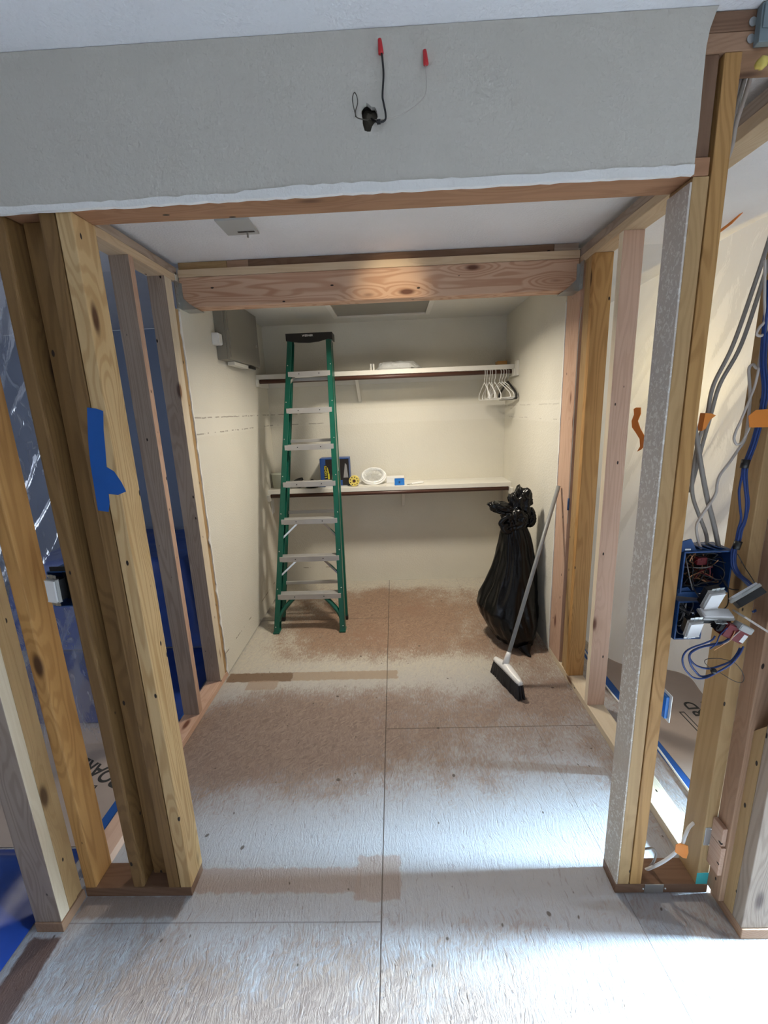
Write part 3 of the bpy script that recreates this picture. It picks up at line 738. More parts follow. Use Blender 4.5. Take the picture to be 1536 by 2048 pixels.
# ------------------------------------------------------------------ broom
br = thing('broom', 'grey-handled broom with black bristles leaning on the right wall', 'broom', (.63, 2.33, 0))
A, B = Vector((.582, 2.465, 0)), Vector((.672, 2.182, 0)); axd = (B-A).normalized(); sd = Vector((0, 0, 1)).cross(axd)
mid = (A+B)/2
bm = bmesh.new()          # bristle block, ribbed tufts
NT = 26
for j in range(3):
    for k in range(NT):
        u = (k+.5)/NT; h = .095+.018*math.sin(math.pi*u)
        base = A.lerp(B, .06+.88*u)+sd*((j-1)*.012)+Vector((0, 0, h)); tip = A.lerp(B, -.02+1.04*u)+sd*((j-1)*.021+random.uniform(-.003, .003))+Vector((0, 0, .0006+random.random()*.004))
        sweep(bm, [base, base.lerp(tip, .5), tip], [.0066, .0075, .0062], 6)
link('bristles', bm, 'bristle', br)
bm = bmesh.new(); N = 24; rings = []
for k in range(N+1):
    u = k/N; c = A.lerp(B, .03+.94*u); w = .030*max(.25, math.sin(math.pi*(.08+.84*u)))**.5; h0 = .090+.018*math.sin(math.pi*u); hh = .022+.012*math.exp(-((u-.42)/.16)**2)
    rings.append([bm.verts.new(c+sd*(w*a_)+Vector((0, 0, h0+hh*b_))) for a_, b_ in ((-1, 0), (1, 0), (.9, .5), (.45, .95), (0, 1), (-.45, .95), (-.9, .5))])
for P_, Q_ in zip(rings, rings[1:]):
    for k in range(7): bm.faces.new((P_[k], P_[(k+1) % 7], Q_[(k+1) % 7], Q_[k]))
bm.faces.new(rings[0][::-1]); bm.faces.new(rings[-1]); link('head_cap', bm, 'white_plastic', br, None, True)
p0 = A.lerp(B, .42)+Vector((0, 0, .128)); p1 = Vector((.978, 2.612, 1.150)); dv = (p1-p0).normalized()
tube('socket', [p0-dv*.01, p0+dv*.05, p0+dv*.075], [.021, .016, .0135], 'white_plastic', br, 1, 16, 1.0, False)
tube('handle', [p0+dv*.0752, p1], .0118, 'greyhandle', br, 1, 14, 1.0, False)

# ------------------------------------------------------------------ bin bag
bag = thing('trash_bag', 'tied black plastic trash bag slumped against the right wall', 'bag', (.79, 2.93, 0))
bm = bmesh.new(); SEG = 96; rows = []
prof = [(0, .06, .08, .82, 2.90), (.004, .12, .17, .82, 2.90), (.03, .150, .225, .815, 2.91), (.09, .180, .262, .802, 2.92), (.17, .205, .275, .785, 2.93), (.24, .212, .270, .776, 2.94), (.31, .200, .250, .786, 2.95), (.40, .172, .220, .806, 2.96),
        (.50, .148, .185, .822, 2.965), (.60, .128, .155, .830, 2.965), (.69, .112, .130, .828, 2.96), (.76, .100, .112, .822, 2.955), (.80, .086, .092, .817, 2.95), (.84, .075, .08, .815, 2.95)]
pf = []
for i in range(len(prof)-1):
    for k in range(4):
        u = k/4; pf.append([a*(1-u)+b*u for a, b in zip(prof[i], prof[i+1])])
pf.append(list(prof[-1]))
for z, rx, ry, cx, cy in pf:
    ring = []
    f = min(1, max(0, (z-.1)/.6)); fold = .012+.055*f
    for k in range(SEG):
        a = 2*math.pi*k/SEG
        n = mnoise.noise((math.cos(a)*2.3, math.sin(a)*2.3, z*2.2))*.10
        n += (abs(math.sin(a*6.5+2.2*mnoise.noise((math.cos(a), math.sin(a), z*1.2+5))))-.5)*fold
        n += (abs(math.sin(a*13+3*z))-.5)*fold*.35
        n += mnoise.noise((math.cos(a)*5+z*2, math.sin(a)*5, z*4))*.07-abs(mnoise.noise((math.cos(a)*3+z*3, math.sin(a)*3, z*5+7)))*.10
        ring.append(bm.verts.new((min(cx+math.cos(a)*rx*(1+n), XR-.004), cy+math.sin(a)*ry*(1+n), z+.0006)))
    rows.append(ring)
for P_, Q_ in zip(rows, rows[1:]):
    for k in range(SEG): bm.faces.new((P_[k], P_[(k+1) % SEG], Q_[(k+1) % SEG], Q_[k]))
bm.faces.new(rows[0][::-1]); bm.faces.new(rows[-1])
link('sack', bm, 'bag', bag, None, True)
# gathered top: a crumpled hood with two hanging ears
bm = bmesh.new()
def lump(c, r, rot, amp, fr, seed):
    v0 = len(bm.verts); c = Vector(c); Rm = Matrix.Rotation(rot, 3, 'Y')
    vs = bmesh.ops.create_icosphere(bm, subdivisions=5, radius=1)['verts']
    for v in vs:
        n = v.co.normalized(); q = n*fr+Vector((seed, seed*.7, -seed))
        d = 1-amp*abs(mnoise.noise(q))*2.2-amp*.8*abs(mnoise.noise(q*2.1))+amp*.4
        d += .02*mnoise.noise(q*4)
        p = Rm @ Vector((n.x*r[0]*d, n.y*r[1]*d, n.z*r[2]*d))
        v.co = Vector((min(c.x+p.x, XR-.006), c.y+p.y, c.z+p.z))
lump((.842, 2.94, .985), (.082, .075, .118), .12, .30, 1.35, 1.3)
lump((.745, 2.925, .945), (.128, .060, .046), .28, .26, 1.4, 4.1)
lump((.905, 2.935, .885), (.050, .055, .075), -.2, .26, 1.4, 6.2)
lump((.800, 2.905, .885), (.092, .075, .085), 0, .32, 1.5, 8.7)
lump((.762, 2.905, .835), (.055, .050, .062), .2, .3, 2.2, 11.0)
link('gathered_top', bm, 'bag', bag, None, True)
bm = bmesh.new()
for sgn, pts in ((1, [(.75, 2.87, .825), (.70, 2.865, .86), (.745, 2.86, .90), (.80, 2.865, .865), (.79, 2.87, .825)]), (1, [(.80, 2.87, .82), (.85, 2.86, .85), (.86, 2.865, .91), (.82, 2.87, .86)]), (1, [(.79, 2.88, .81), (.74, 2.868, .80), (.72, 2.865, .835), (.78, 2.87, .845), (.85, 2.868, .82)])):
    sweep(bm, spline(pts, 8), .020, 10, .55)
link('knot', bm, 'bag', bag, None, True)
bm = bmesh.new(); sweep(bm, spline([(.83, 2.68, .05), (.84, 2.645, .02), (.855, 2.612, .006)], 5), [.05, .045, .04, .034, .028, .022, .017, .013, .009, .005, .002], 10, .35); link('corner_tip', bm, 'bag', bag, None, True)

# ------------------------------------------------------------------ things on the shelves
ZL, ZU = .9915, 1.9585
t = thing('plastic_tub', 'pale green plastic tub at the left end of the lower shelf', 'tub', (-1.06, 3.86, ZL))
bm = bmesh.new(); lathe(bm, [(.048, .0), (.056, .12), (.060, .122), (.060, .13), (.055, .131)], (-1.055, 3.86, ZL), 'Z', 28); link('tub_body', bm, 'tub', t, None, True)
# black goggles-like tool, lump, blue pouch
t = thing('hand_tool', 'black curved tool handle lying beside the pale tub on the lower shelf', 'tool', (-.90, 3.84, ZL))
bm = bmesh.new(); sweep(bm, spline([(-.985, 3.80, ZL+.022), (-.93, 3.82, ZL+.03), (-.875, 3.84, ZL+.060), (-.83, 3.85, ZL+.075)], 6), [.012+.010*math.sin(i/18*math.pi) for i in range(19)], 12); link('grip', bm, 'black', t, None, True)
bm = bmesh.new(); sweep(bm, spline([(-.92, 3.83, ZL+.02), (-.86, 3.80, ZL+.009), (-.82, 3.80, ZL+.022), (-.79, 3.81, ZL+.03)], 6), .008, 8); link('prong', bm, 'black', t, None, True)
bm = bmesh.new(); bmesh.ops.create_uvsphere(bm, u_segments=14, v_segments=10, radius=.012, matrix=Matrix.Translation((-.99, 3.79, ZL+.0125)))
tag(link('ball', bm, 'white_plastic', None, (-.99, 3.79, ZL+.0005), True), 'tiny white ball beside the black tool handle on the lower shelf', 'ball')
bm = bmesh.new(); lathe(bm, [(.062, 0), (.062, .02), (.045, .045), (.02, .062), (.006, .072)], (-.745, 3.83, ZL), 'Z', 20)
tag(link('tool_pouch', bm, 'black', None, (-.745, 3.83, ZL), True), 'black cone-shaped lump left of the blue carton on the lower shelf', 'pouch')
tag(box('blue_strip', -.68, -.625, 3.80, 3.87, ZL, ZL+.032, 'bluebox', None, .004), 'low dark blue strip left of the blue carton on the lower shelf', 'strip')
# carton, slightly turned
t = thing('carton', 'blue and black carton standing behind the ladder on the lower shelf', 'carton', (-.55, 3.92, ZL))
x0, x1, yF, z1 = -.672, -.412, 3.86, ZL+.245
box('carton_body', x0, x1, yF, 3.99, ZL, z1, 'boxblue', t, .002)
box('dark_panel', x0+.05, x1-.002, yF-.0012, yF-.0002, ZL+.05, z1-.008, 'boxblack', t)
box('lower_panel', x1-.065, x1-.002, yF-.0012, yF-.0002, ZL+.003, ZL+.049, 'boxblack', t)
box('label_panel', x0+.035, x0+.098, yF-.0020, yF-.0013, ZL+.055, ZL+.185, 'boxblack', t)
bm = bmesh.new()
prism(bm, [(x1-.055, yF-.0014, ZL+.07), (x1-.012, yF-.0014, ZL+.07), (x1-.022, yF-.0014, z1-.06), (x1-.035, yF-.0014, z1-.045)], (0, -.0006, 0)); link('printed_picture', bm, 'grey_ink', t)
bm = bmesh.new(); prism(bm, [(x0+.10, yF-.0014, ZL+.055), (x0+.145, yF-.0014, ZL+.055), (x0+.14, yF-.0014, ZL+.085), (x0+.105, yF-.0014, ZL+.10)], (0, -.0006, 0)); link('printed_hand', bm, 'skin_ink', t)
text('printed_text', '2 LIGHTS', .027, 'yellow_ink', frame_m((x0+.049, yF-.0024, ZL+.125), (0, 0, 1), (-1, 0, 0)), t)
box('yellow_patch', x0+.066, x0+.082, yF-.0026, yF-.0021, ZL+.06, ZL+.11, 'yellow_ink', t)
bm = bmesh.new(); prism(bm, [(x0+.064, yF-.0026, ZL+.113), (x0+.078, yF-.0026, ZL+.113), (x0+.068, yF-.0026, ZL+.165), (x0+.064, yF-.0026, ZL+.168)], (0, .0004, 0)); link('yellow_flash', bm, 'yellow_ink', t)
# yellow roll of tape
t = thing('tape_spool', 'yellow spool standing on edge on the lower shelf by the ladder', 'spool', (-.368, 3.80, ZL))
c = Vector((-.368, 3.79, ZL+.0470))
bm = bmesh.new(); lathe(bm, [(.014, 0), (.046, 0), (.0465, .004), (.0465, .034), (.046, .038), (.014, .038), (.014, 0)], c, 'Y', 30); link('rim', bm, 'yellow', t)
bm = bmesh.new()
for k in range(9):
    a = 2*math.pi*k/9; lathe(bm, [(.005, 0), (.005, -.0012)], c+Vector((math.cos(a)*.034, -.0002, math.sin(a)*.034)), 'Y', 8)
link('slots', bm, 'boxblack', t); bm = bmesh.new(); lathe(bm, [(.011, -.001), (.011, .036)], c, 'Y', 16); link('hub', bm, 'rod', t)
# white sheet under the coil
t = thing('cardboard_sheet', 'flat grey-white card under the white coil on the lower shelf', 'card', (-.2, 3.80, ZL)); box('card', -.33, -.085, 3.755, 3.92, ZL, ZL+.003, 'white', t)
# cable coil in wrap, tilted
t = thing('cable_coil', 'coil of white cable in clear wrap on the lower shelf', 'coil', (-.2, 3.86, ZL+.003))
cc = Vector((-.20, 3.895, ZL+.068)); tl = math.radians(33); ua, ub = Vector((1, 0, 0)), Vector((0, math.cos(tl), math.sin(tl))); un_ = ua.cross(ub)
bm = bmesh.new()
for k, (R, h) in enumerate(((.098, -.010), (.108, 0), (.099, .012), (.088, -.006), (.090, .010))):
    sweep(bm, [cc+ua*(math.cos(2*math.pi*i/48)*R)+ub*(math.sin(2*math.pi*i/48)*R*.99)+un_*h for i in range(49)], .0085, 8)
link('cable_loops', bm, 'white_plastic', t, None, True)
bm = bmesh.new(); rr = []
for R, h in ((.02, .012), (.07, .014), (.085, .022), (.108, .014)):
    rr.append([bm.verts.new(cc+ua*(math.cos(2*math.pi*i/40)*R)+ub*(math.sin(2*math.pi*i/40)*R)+un_*(h+random.uniform(-.003, .003))) for i in range(40)])
for P_, Q_ in zip(rr, rr[1:]):
    for k in range(40): bm.faces.new((P_[k], P_[(k+1) % 40], Q_[(k+1) % 40], Q_[k]))
bm.faces.new(rr[0]); link('wrap', bm, 'wrap', t)
tag(box('white_carton', -.085, .075, 3.90, 4.0, ZL, ZL+.052, 'white_plastic', None, .002), 'low white carton behind the blue cube on the lower shelf', 'carton')
t = thing('junction_box', 'small blue electrical box on the front of the lower shelf', 'electrical box', (.03, 3.80, ZL))
bm = bmesh.new()
for a in ((-.012, .074, 3.768, 3.771, 0, .052), (-.012, .074, 3.823, 3.826, 0, .052), (-.012, -.009, 3.7712, 3.8228, 0, .052), (.071, .074, 3.7712, 3.8228, 0, .052), (-.009, .071, 3.7712, 3.8228, 0, .003)):
    bx(bm, a[0], a[1], a[2], a[3], ZL+a[4], ZL+a[5])
link('box_shell', bm, 'bluebox_bright', t); box('screw_tab', .024, .038, 3.7655, 3.7678, ZL+.02, ZL+.034, 'bluebox', t)
t = thing('putty_knife', 'white putty knife lying on the lower shelf right of the blue box', 'putty knife', (.17, 3.80, ZL))
bm = bmesh.new(); sweep(bm, spline([(.135, 3.79, ZL+.007), (.17, 3.80, ZL+.008), (.215, 3.815, ZL+.009), (.245, 3.822, ZL+.009)], 5), [.006+.004*math.sin(i/15*math.pi) for i in range(16)], 10, .7); link('knife_handle', bm, 'white_plastic', t, None, True)
bm = bmesh.new(); prism(bm, [(.095, 3.762, ZL+.002), (.10, 3.805, ZL+.002), (.134, 3.80, ZL+.006), (.134, 3.783, ZL+.006)], (0, 0, .0012)); link('blade', bm, 'alu', t)
# upper shelf: wrapped bundle and two small boards
t = thing('wrapped_bundle', 'white bundle wrapped in clear plastic on the upper shelf', 'bundle', (.05, 3.88, ZU))
bm = bmesh.new(); bx(bm, -.115, .16, 3.80, 3.98, ZU, ZU+.055, .02); bmesh.ops.subdivide_edges(bm, edges=list(bm.edges), cuts=2, use_grid_fill=True)
for v in bm.verts: v.co += Vector((0, 0, max(0, (v.co.z-ZU))*.5*mnoise.noise(v.co*18)))
link('folded_cloth', bm, 'white_plastic', t, None, True)
bm = bmesh.new(); NX, NY = 36, 14; gr_ = []
for i in range(NX+1):
    row = []
    for j in range(NY+1):
        u, v = i/NX, j/NY; x = -.14+.385*u; y = 3.745+.25*v
        h = .062*min(1, 6*u, 5*(1-u)+.12)*min(1, 4*v+.15, 5*(1-v)+.1)
        row.append(bm.verts.new((x, y, ZU+.002+max(0, h+.011*mnoise.noise((x*22, y*40, 3))))))
    gr_.append(row)
for i in range(NX):
    for j in range(NY): bm.faces.new((gr_[i][j], gr_[i+1][j], gr_[i+1][j+1], gr_[i][j+1]))
link('wrap', bm, 'wrap', t, None, True)
for x, lab in ((-.158, 'right one of two small white boards on edge left of the wrapped bundle'), (-.180, 'left one of two small white boards on edge left of the wrapped bundle')):
    tag(box('trim_board', x, x+.012, 3.755, 3.90, ZU, ZU+.05, 'white', None, .001), lab, 'board', 'small boards on the upper shelf')
tag(box('wood_scrap', .885, .965, 3.86, 3.95, ZU, ZU+.04, wood('old', 'X'), None, .002), 'brown wood scrap at the right end of the upper shelf', 'wood scrap')
tag(box('white_board', .955, .974, 3.60, 3.655, 1.862, 1.975, 'white', None, .002), 'white vertical end board on the right wall at the upper shelf', 'board')
bpy.data.objects['white_board'].location.x = .985

# hangers
def hanger_obj(x, yaw, mat, r, label, bottom=.215, w=.20):
    t = thing('clothes_hanger', label, 'hanger', (x, 3.742, 1.9025), 'clothes hangers on the upper rod')
    Rz = Matrix.Rotation(yaw, 3, 'Z')
    f = lambda y, z: Vector((x, 3.742, 1.9025)) + Rz @ Vector((0, y, z))
    hk = [f(.022, -.020), f(.020, .008), f(0, .0205), f(-.020, .008), f(-.018, -.030), f(0, -.062), f(0, -.080)]
    tube('hook', hk, .0022 if mat != 'black' else .0028, 'white_plastic' if mat != 'black' else 'steel', t, 6, 8)
    bd = [f(0, -.080), f(-w*.5, -.125), f(-w*.93, -.17), f(-w, -.20), f(-w*.93, -bottom), f(0, -bottom-.002), f(w*.93, -bottom), f(w, -.20), f(w*.93, -.17), f(w*.5, -.125), f(0, -.080)]
    tube('shoulder_frame', bd, r, mat, t, 5, 8)
for i, (x, yaw, lab) in enumerate(((.752, .08, 'leftmost white hanger in the tangle on the upper rod'), (.772, -.12, 'second white hanger from the left on the upper rod'), (.792, .15, 'third white hanger from the left on the upper rod'), (.812, -.05, 'fourth white hanger from the left on the upper rod'), (.838, .10, 'fifth white hanger from the left on the upper rod'), (.876, .35, 'sixth white hanger, its open triangle left of the black hanger'), (.897, .42, 'seventh white hanger, overlapping the black hanger'), (.918, .5, 'rightmost white hanger, just before the black hanger'))):
    hanger_obj(x, yaw, 'white_plastic', .0038, lab, .205 if i % 2 else .215, .155)
hanger_obj(.942, .16, 'black', .009, 'thick black hanger at the right end of the upper rod', .215, .17)
# ------------------------------------------------------------------ wires on the drywall band
YW = 1.149
def P2(pts, y): return [at(u, v, y=y) for u, v in pts]
def nut(u0, v0, u1, v1, y, par):
    a, b = at(u0, v0, y=y), at(u1, v1, y=y); d = (b-a); L = d.length; d.normalize(); bm = bmesh.new()
    sweep(bm, [a, a+d*.3*L, a+d*.8*L, a+d*.95*L, b], [.0058, .0056, .0046, .0040, .002], 12); o = link('wire_nut', bm, 'red', par, None, True); o['label'] = 'red wire connector'
t = thing('capped_wire', 'thick black wire with a red cap sticking up from the wall hole', 'wire', at(745, 240, y=1.17), 'wires from the wall hole')
tube('wire', [at(740, 236, y=1.18), at(750, 242, y=1.150)]+P2([(757, 244), (766, 243), (771, 238), (771, 226), (767, 205), (765, 190), (767, 150), (765, 120), (763, 106)], YW-.006), .0022, 'black_wire', t)
bm = bmesh.new(); sweep(bm, [at(754, 244, y=YW-.005), at(761, 243, y=YW-.006)], .0048, 10); link('wire_clamp', bm, 'black', t)
nut(762, 107, 759, 77, YW-.006, t)
t = thing('capped_wire', 'thin pale wire with a red cap curving up to the right of the wall hole', 'wire', at(745, 238, y=1.17), 'wires from the wall hole')
tube('wire', [at(738, 238, y=1.18), at(752, 240, y=1.150)]+P2([(772, 238), (790, 234), (815, 222), (835, 208), (850, 190), (853, 165), (851, 128)], YW-.004), .0010, 'romex_pale', t)
nut(852, 129, 849, 99, YW-.006, t)
t = thing('wire_loop', 'thin bare wire looped upward at the left of the wall hole', 'wire', at(730, 238, y=1.17), 'wires from the wall hole')
tube('wire', [at(742, 240, y=1.18), at(728, 239, y=1.151)]+P2([(714, 235), (710, 225), (706, 208), (705, 195), (709, 185), (714, 194), (715, 207), (711, 222), (711, 234)], YW-.004), .0011, 'insul', t)

# ------------------------------------------------------------------ painter's tape on the left studs
bm = bmesh.new(); yT = F0-.0012
pp = P2([(174, 815), (192, 817), (206, 822), (207, 860), (211, 905), (213, 934), (228, 943), (243, 965), (252, 983), (236, 990), (217, 988), (219, 1005), (217, 1024), (196, 1021), (190, 985), (181, 930), (176, 880)], yT)
prism(bm, pp, (0, .0008, 0))
tag(link('painters_tape', bm, 'btape', None, pp[0]), "strip of blue painter's tape stuck across the left opening studs", 'tape')

# ------------------------------------------------------------------ left switch box
t = thing('switch_box', 'blue switch box with a loose grey rocker switch in the left plastic gap', 'switch box', (-.99, 1.19, 1.10))
bm = bmesh.new(); xa, xb, za, zb = -1.035, -.968, 1.100, 1.212
for a in ((xa, xa+.003, 1.185, 1.25, za, zb), (xb-.003, xb, 1.185, 1.25, za, zb), (xa+.003, xb-.003, 1.185, 1.25, za, za+.003), (xa+.003, xb-.003, 1.185, 1.25, zb-.003, zb), (xa+.003, xb-.003, 1.247, 1.25, za+.003, zb-.003)):
    bx(bm, *a)
link('box_shell', bm, 'bluebox', t); box('mounting_lug', xa+.01, xb+.0008, 1.186, 1.1885, zb+.0002, zb+.014, 'black', t)
box('inner_dark', xa+.0035, xb-.0035, 1.236, 1.2465, za+.004, zb-.004, 'black', t)
def device(t, c, ex, ey, w=.034, h=.068, dep=.020, body='grey_plastic', pre=''):
    "decorator rocker switch: yoke, body, rocker"
    ex = Vector(ex).normalized(); ey = Vector(ey); ey = (ey-ex*ey.dot(ex)).normalized(); ez = ex.cross(ey); c = Vector(c)
    bm = bmesh.new(); obox(bm, c, (ex, ey, ez), (w/2, h/2, .0045), .001); link('switch_frame', bm, body, t)
    bm = bmesh.new(); obox(bm, c+ez*.0065, (ex, ey, ez), (w/2-.003, h/2-.003, .0035), .0015); o = link('rocker', bm, 'white_plastic', t)
    bm = bmesh.new(); obox(bm, c-ez*(.005+dep/2), (ex, ey, ez), (w/2-.002, h/2-.004, dep/2), .001); link('switch_body', bm, 'black', t)
    bm = bmesh.new()
    for s in (-1, 1):
        obox(bm, c+ey*(s*(h/2+.007)), (ex, ey, ez), (.005, .007, .0008))
        for q in (-1, 1): obox(bm, c+ey*(s*(h/2+.009))+ex*(q*.011), (ex, ey, ez), (.005, .004, .0008))
    link('mounting_ear', bm, 'galv' if body != 'white_plastic' else 'white_plastic', t)
device(t, at(108, 1181, y=1.165), (1, -.25, -.05), (-.05, 0, 1), .036, .070)

# ------------------------------------------------------------------ right electrical cluster
YC = 1.205
def cable(name, pts, r, mat, label, y=YC, flat=1.0, cat='cable', group='cables in the right stud bay'):
    pts = [p if isinstance(p, Vector) else at(p[0], p[1], y=(p[2] if len(p) > 2 else y)) for p in pts]
    return tag(tube(name, pts, r, mat, None, 7, 10, flat), label, cat, group)
cable('electrical_cable', [(1560, 400), (1541, 470), (1512, 560), (1466, 690), (1427, 770), (1414, 830), (1397, 882), (1388, 930), (1384, 965), (1386, 995), (1397, 1028), (1412, 1068), (1416, 1104)], .0052, 'romex', 'left one of two long grey cables slanting down to the blue box', 1.212, .8)
cable('electrical_cable', [(1572, 400), (1553, 470), (1526, 560), (1482, 690), (1440, 768), (1422, 828), (1405, 888), (1393, 935), (1380, 985)], .0052, 'romex', 'right one of two long grey cables slanting behind the tall stud', 1.222, .8)
cable('electrical_cable', [(1388, 840), (1391, 865), (1398, 908), (1413, 990), (1428, 1050), (1439, 1104)], .0062, 'romex', 'thick grey cable crossing in front, straight down into the blue box', 1.196)
cable('electrical_cable', [(1530, 520), (1529, 600), (1530, 640), (1519, 655), (1513, 668), (1521, 672), (1531, 664), (1535, 640), (1536, 600)], .0032, 'romex_pale', 'pale cable loop at the upper right edge of the bay', 1.158)
cable('electrical_cable', [(1524, 690), (1516, 735), (1506, 729), (1498, 738), (1499, 765), (1500, 800), (1495, 850), (1489, 880), (1476, 900), (1458, 926), (1440, 950), (1434, 968), (1432, 985), (1420, 1007), (1400, 1036), (1393, 1052), (1395, 1075), (1404, 1104)], .0036, 'romex_pale', 'thin pale cable curving from the right stud down into the blue box', 1.186)
cable('electrical_cable', [(1518, 735), (1510, 770), (1500, 797), (1488, 826), (1480, 845), (1472, 862), (1468, 878), (1474, 889), (1484, 884), (1493, 868), (1500, 852)], .0030, 'romex_pale', 'pale cable hanging in a narrow loop beside the orange tape', 1.163)
# blue low-voltage bundle
gbl = 'blue low-voltage cables'
xs = lambda pts, dx: [(u+dx, v) for u, v in pts]
bb = [(1540, 560), (1532, 640), (1526, 720), (1530, 780), (1522, 830), (1509, 880), (1501, 903), (1491, 930), (1488, 950)]
tail = [(1480, 1060), (1475, 1085), (1468, 1100), (1467, 1128), (1476, 1148), (1492, 1162), (1508, 1178)]
cable('blue_cable', xs(bb, 0)+[(1490, 975), (1493, 1008), (1489, 1040)]+tail+[(1524, 1192), (1528, 1205), (1520, 1216), (1505, 1224)], .0034, 'bluewire', 'front cable of the blue bundle running down the right stud', 1.156, group=gbl)
cable('blue_cable', xs(bb, -4)+[(1480, 970), (1478, 985), (1480, 1015), (1482, 1038)]+xs(tail, -4), .0030, 'bluewire', 'left cable of the blue bundle, bowing away near the black tape', 1.160, group=gbl)
cable('blue_cable', xs(bb, 5)+[(1495, 985), (1497, 1010), (1490, 1045)]+xs(tail, 4), .0030, 'bluewire', 'right cable of the blue bundle along the right stud', 1.160, group=gbl)
for (a, b, lab) in (((1492, 919), (1488, 936), 'upper'), ((1477, 1082), (1471, 1098), 'lower')):
    bm = bmesh.new(); A_, B_ = at(*a, y=1.158), at(*b, y=1.158); sweep(bm, [A_, B_], .0095, 12); tag(link('electrical_tape', bm, 'black', None, A_, True), lab+' black tape band around the blue cable bundle', 'tape', 'black tape bands')
cable('thin_wire', [(1475, 1108), (1490, 1135), (1505, 1158), (1512, 1172)], .0012, 'black_wire', 'thin black wire beside the blue bundle above the tilted switch', 1.152, cat='wire')
# upper box
t = thing('electrical_box', 'large blue electrical box stuffed with dark wires on the tall stud', 'electrical box', (.86, 1.2, 1.10), 'blue electrical boxes on the tall stud')
xa, xb, za, zb = .7905, .925, 1.098, 1.222
bm = bmesh.new()
for a in ((xa, xa+.004, 1.164, 1.246, za, zb), (xb-.004, xb, 1.164, 1.246, za, zb), (xa+.004, xb-.004, 1.164, 1.246, za, za+.004), (xa+.004, xb-.004, 1.164, 1.246, zb-.004, zb), (xa+.004, xb-.004, 1.242, 1.246, za+.004, zb-.004)): bx(bm, *a)
link('box_shell', bm, 'bluebox', t)
bm = bmesh.new(); prism(bm, P2([(1358, 1104), (1362, 1084), (1383, 1078), (1394, 1103)], 1.170), (0, .004, 0)); link('mounting_bracket', bm, 'bluebox', t)
bm = bmesh.new(); obox(bm, at(1376, 1099, y=1.1685), (Vector((1, 0, 0)), Vector((0, 1, 0)), Vector((0, 0, 1))), (.008, .001, .0025), .0009); link('bracket_slot', bm, 'white_plastic', t)
for i in range(3):
    bm = bmesh.new(); c = at(1408+i*17, 1103, y=1.175); obox(bm, (c.x, 1.20, zb+.004), (Vector((.96, 0, -.28)), Vector((0, 1, 0)), Vector((.28, 0, .96))), (.016, .022, .0012)); link('cable_clamp', bm, 'bluebox', t)
link('box_back', bx(bmesh.new(), xa+.0045, xb-.0045, 1.236, 1.2415, za+.0045, zb-.0045), 'black', t)
rnd = random.Random(3)
for i in range(16):
    pts = [(rnd.uniform(.80, .83), 1.235, rnd.uniform(1.12, 1.20))]
    for k in range(5): pts.append((rnd.uniform(.802, .915), rnd.uniform(1.166, 1.225), rnd.uniform(1.107, 1.212)))
    tube('box_wire', pts, .0017, rnd.choice(['black_wire', 'black_wire', 'black_wire', 'romex', 'copper', 'darkred']), t, 6, 6)
box('red_connector', .84, .868, 1.180, 1.20, 1.175, 1.198, 'darkred', t, .004)
# lower box
t = thing('electrical_box', 'narrow blue electrical box on the tall stud below the large one', 'electrical box', (.83, 1.2, .955), 'blue electrical boxes on the tall stud')
xa, xb, za, zb = .7905, .866, .955, 1.074
bm = bmesh.new()
for a in ((xa, xa+.004, 1.164, 1.240, za, zb), (xb-.004, xb, 1.164, 1.240, za, zb), (xa+.004, xb-.004, 1.164, 1.240, za, za+.004), (xa+.004, xb-.004, 1.164, 1.240, zb-.004, zb), (xa+.004, xb-.004, 1.236, 1.240, za+.004, zb-.004)): bx(bm, *a)
link('box_shell', bm, 'bluebox', t); link('box_back', bx(bmesh.new(), xa+.0045, xb-.0045, 1.230, 1.2355, za+.0045, zb-.0045), 'black', t)
bm = bmesh.new(); prism(bm, P2([(1355, 1192), (1356, 1178), (1376, 1174), (1384, 1184), (1400, 1188), (1396, 1196)], 1.170), (0, .004, 0)); link('mounting_bracket', bm, 'bluebox', t)
for i in range(8):
    pts = [(rnd.uniform(.80, .82), 1.228, rnd.uniform(.97, 1.06))]
    for k in range(4): pts.append((rnd.uniform(.80, .857), rnd.uniform(1.166, 1.22), rnd.uniform(.965, 1.065)))
    tube('box_wire', pts, .0017, rnd.choice(['black_wire', 'black_wire', 'romex', 'steel']), t, 6, 6)
# loose devices
gd = 'loose rocker switches on the right'
def loose(label, u, v, y, ex, ey, w, h, wires, body='grey_plastic'):
    c = at(u, v, y=y); t = thing('rocker_switch', label, 'switch', c, gd)
    device(t, c, ex, ey, w, h, .018, body)
    for pts in wires: tube('switch_wire', [at(*p[:2], y=p[2]) for p in pts], .0016, 'black_wire', t, 6, 6)
loose('white rocker switch hanging just below the large blue box', 1425, 1198, 1.125, (1, 0, .10), (.34, -.42, .84), .040, .066, [[(1428, 1185, 1.14), (1410, 1165, 1.15), (1388, 1170, 1.155), (1385, 1140, 1.18)], [(1435, 1190, 1.145), (1408, 1200, 1.15), (1392, 1185, 1.155), (1380, 1160, 1.18)]])
loose('white rocker switch facing down, seen edge-on under the first one', 1431, 1229, 1.130, (1, 0, -.06), (.1, .90, .42), .085, .036, [[(1440, 1222, 1.145), (1455, 1210, 1.15), (1456, 1180, 1.16), (1448, 1160, 1.17)]])
loose('lowest white rocker switch, hanging by the narrow blue box', 1386, 1256, 1.125, (1, 0, .06), (.24, -.30, .92), .036, .054, [[(1386, 1245, 1.14), (1372, 1220, 1.155), (1365, 1210, 1.18)]])
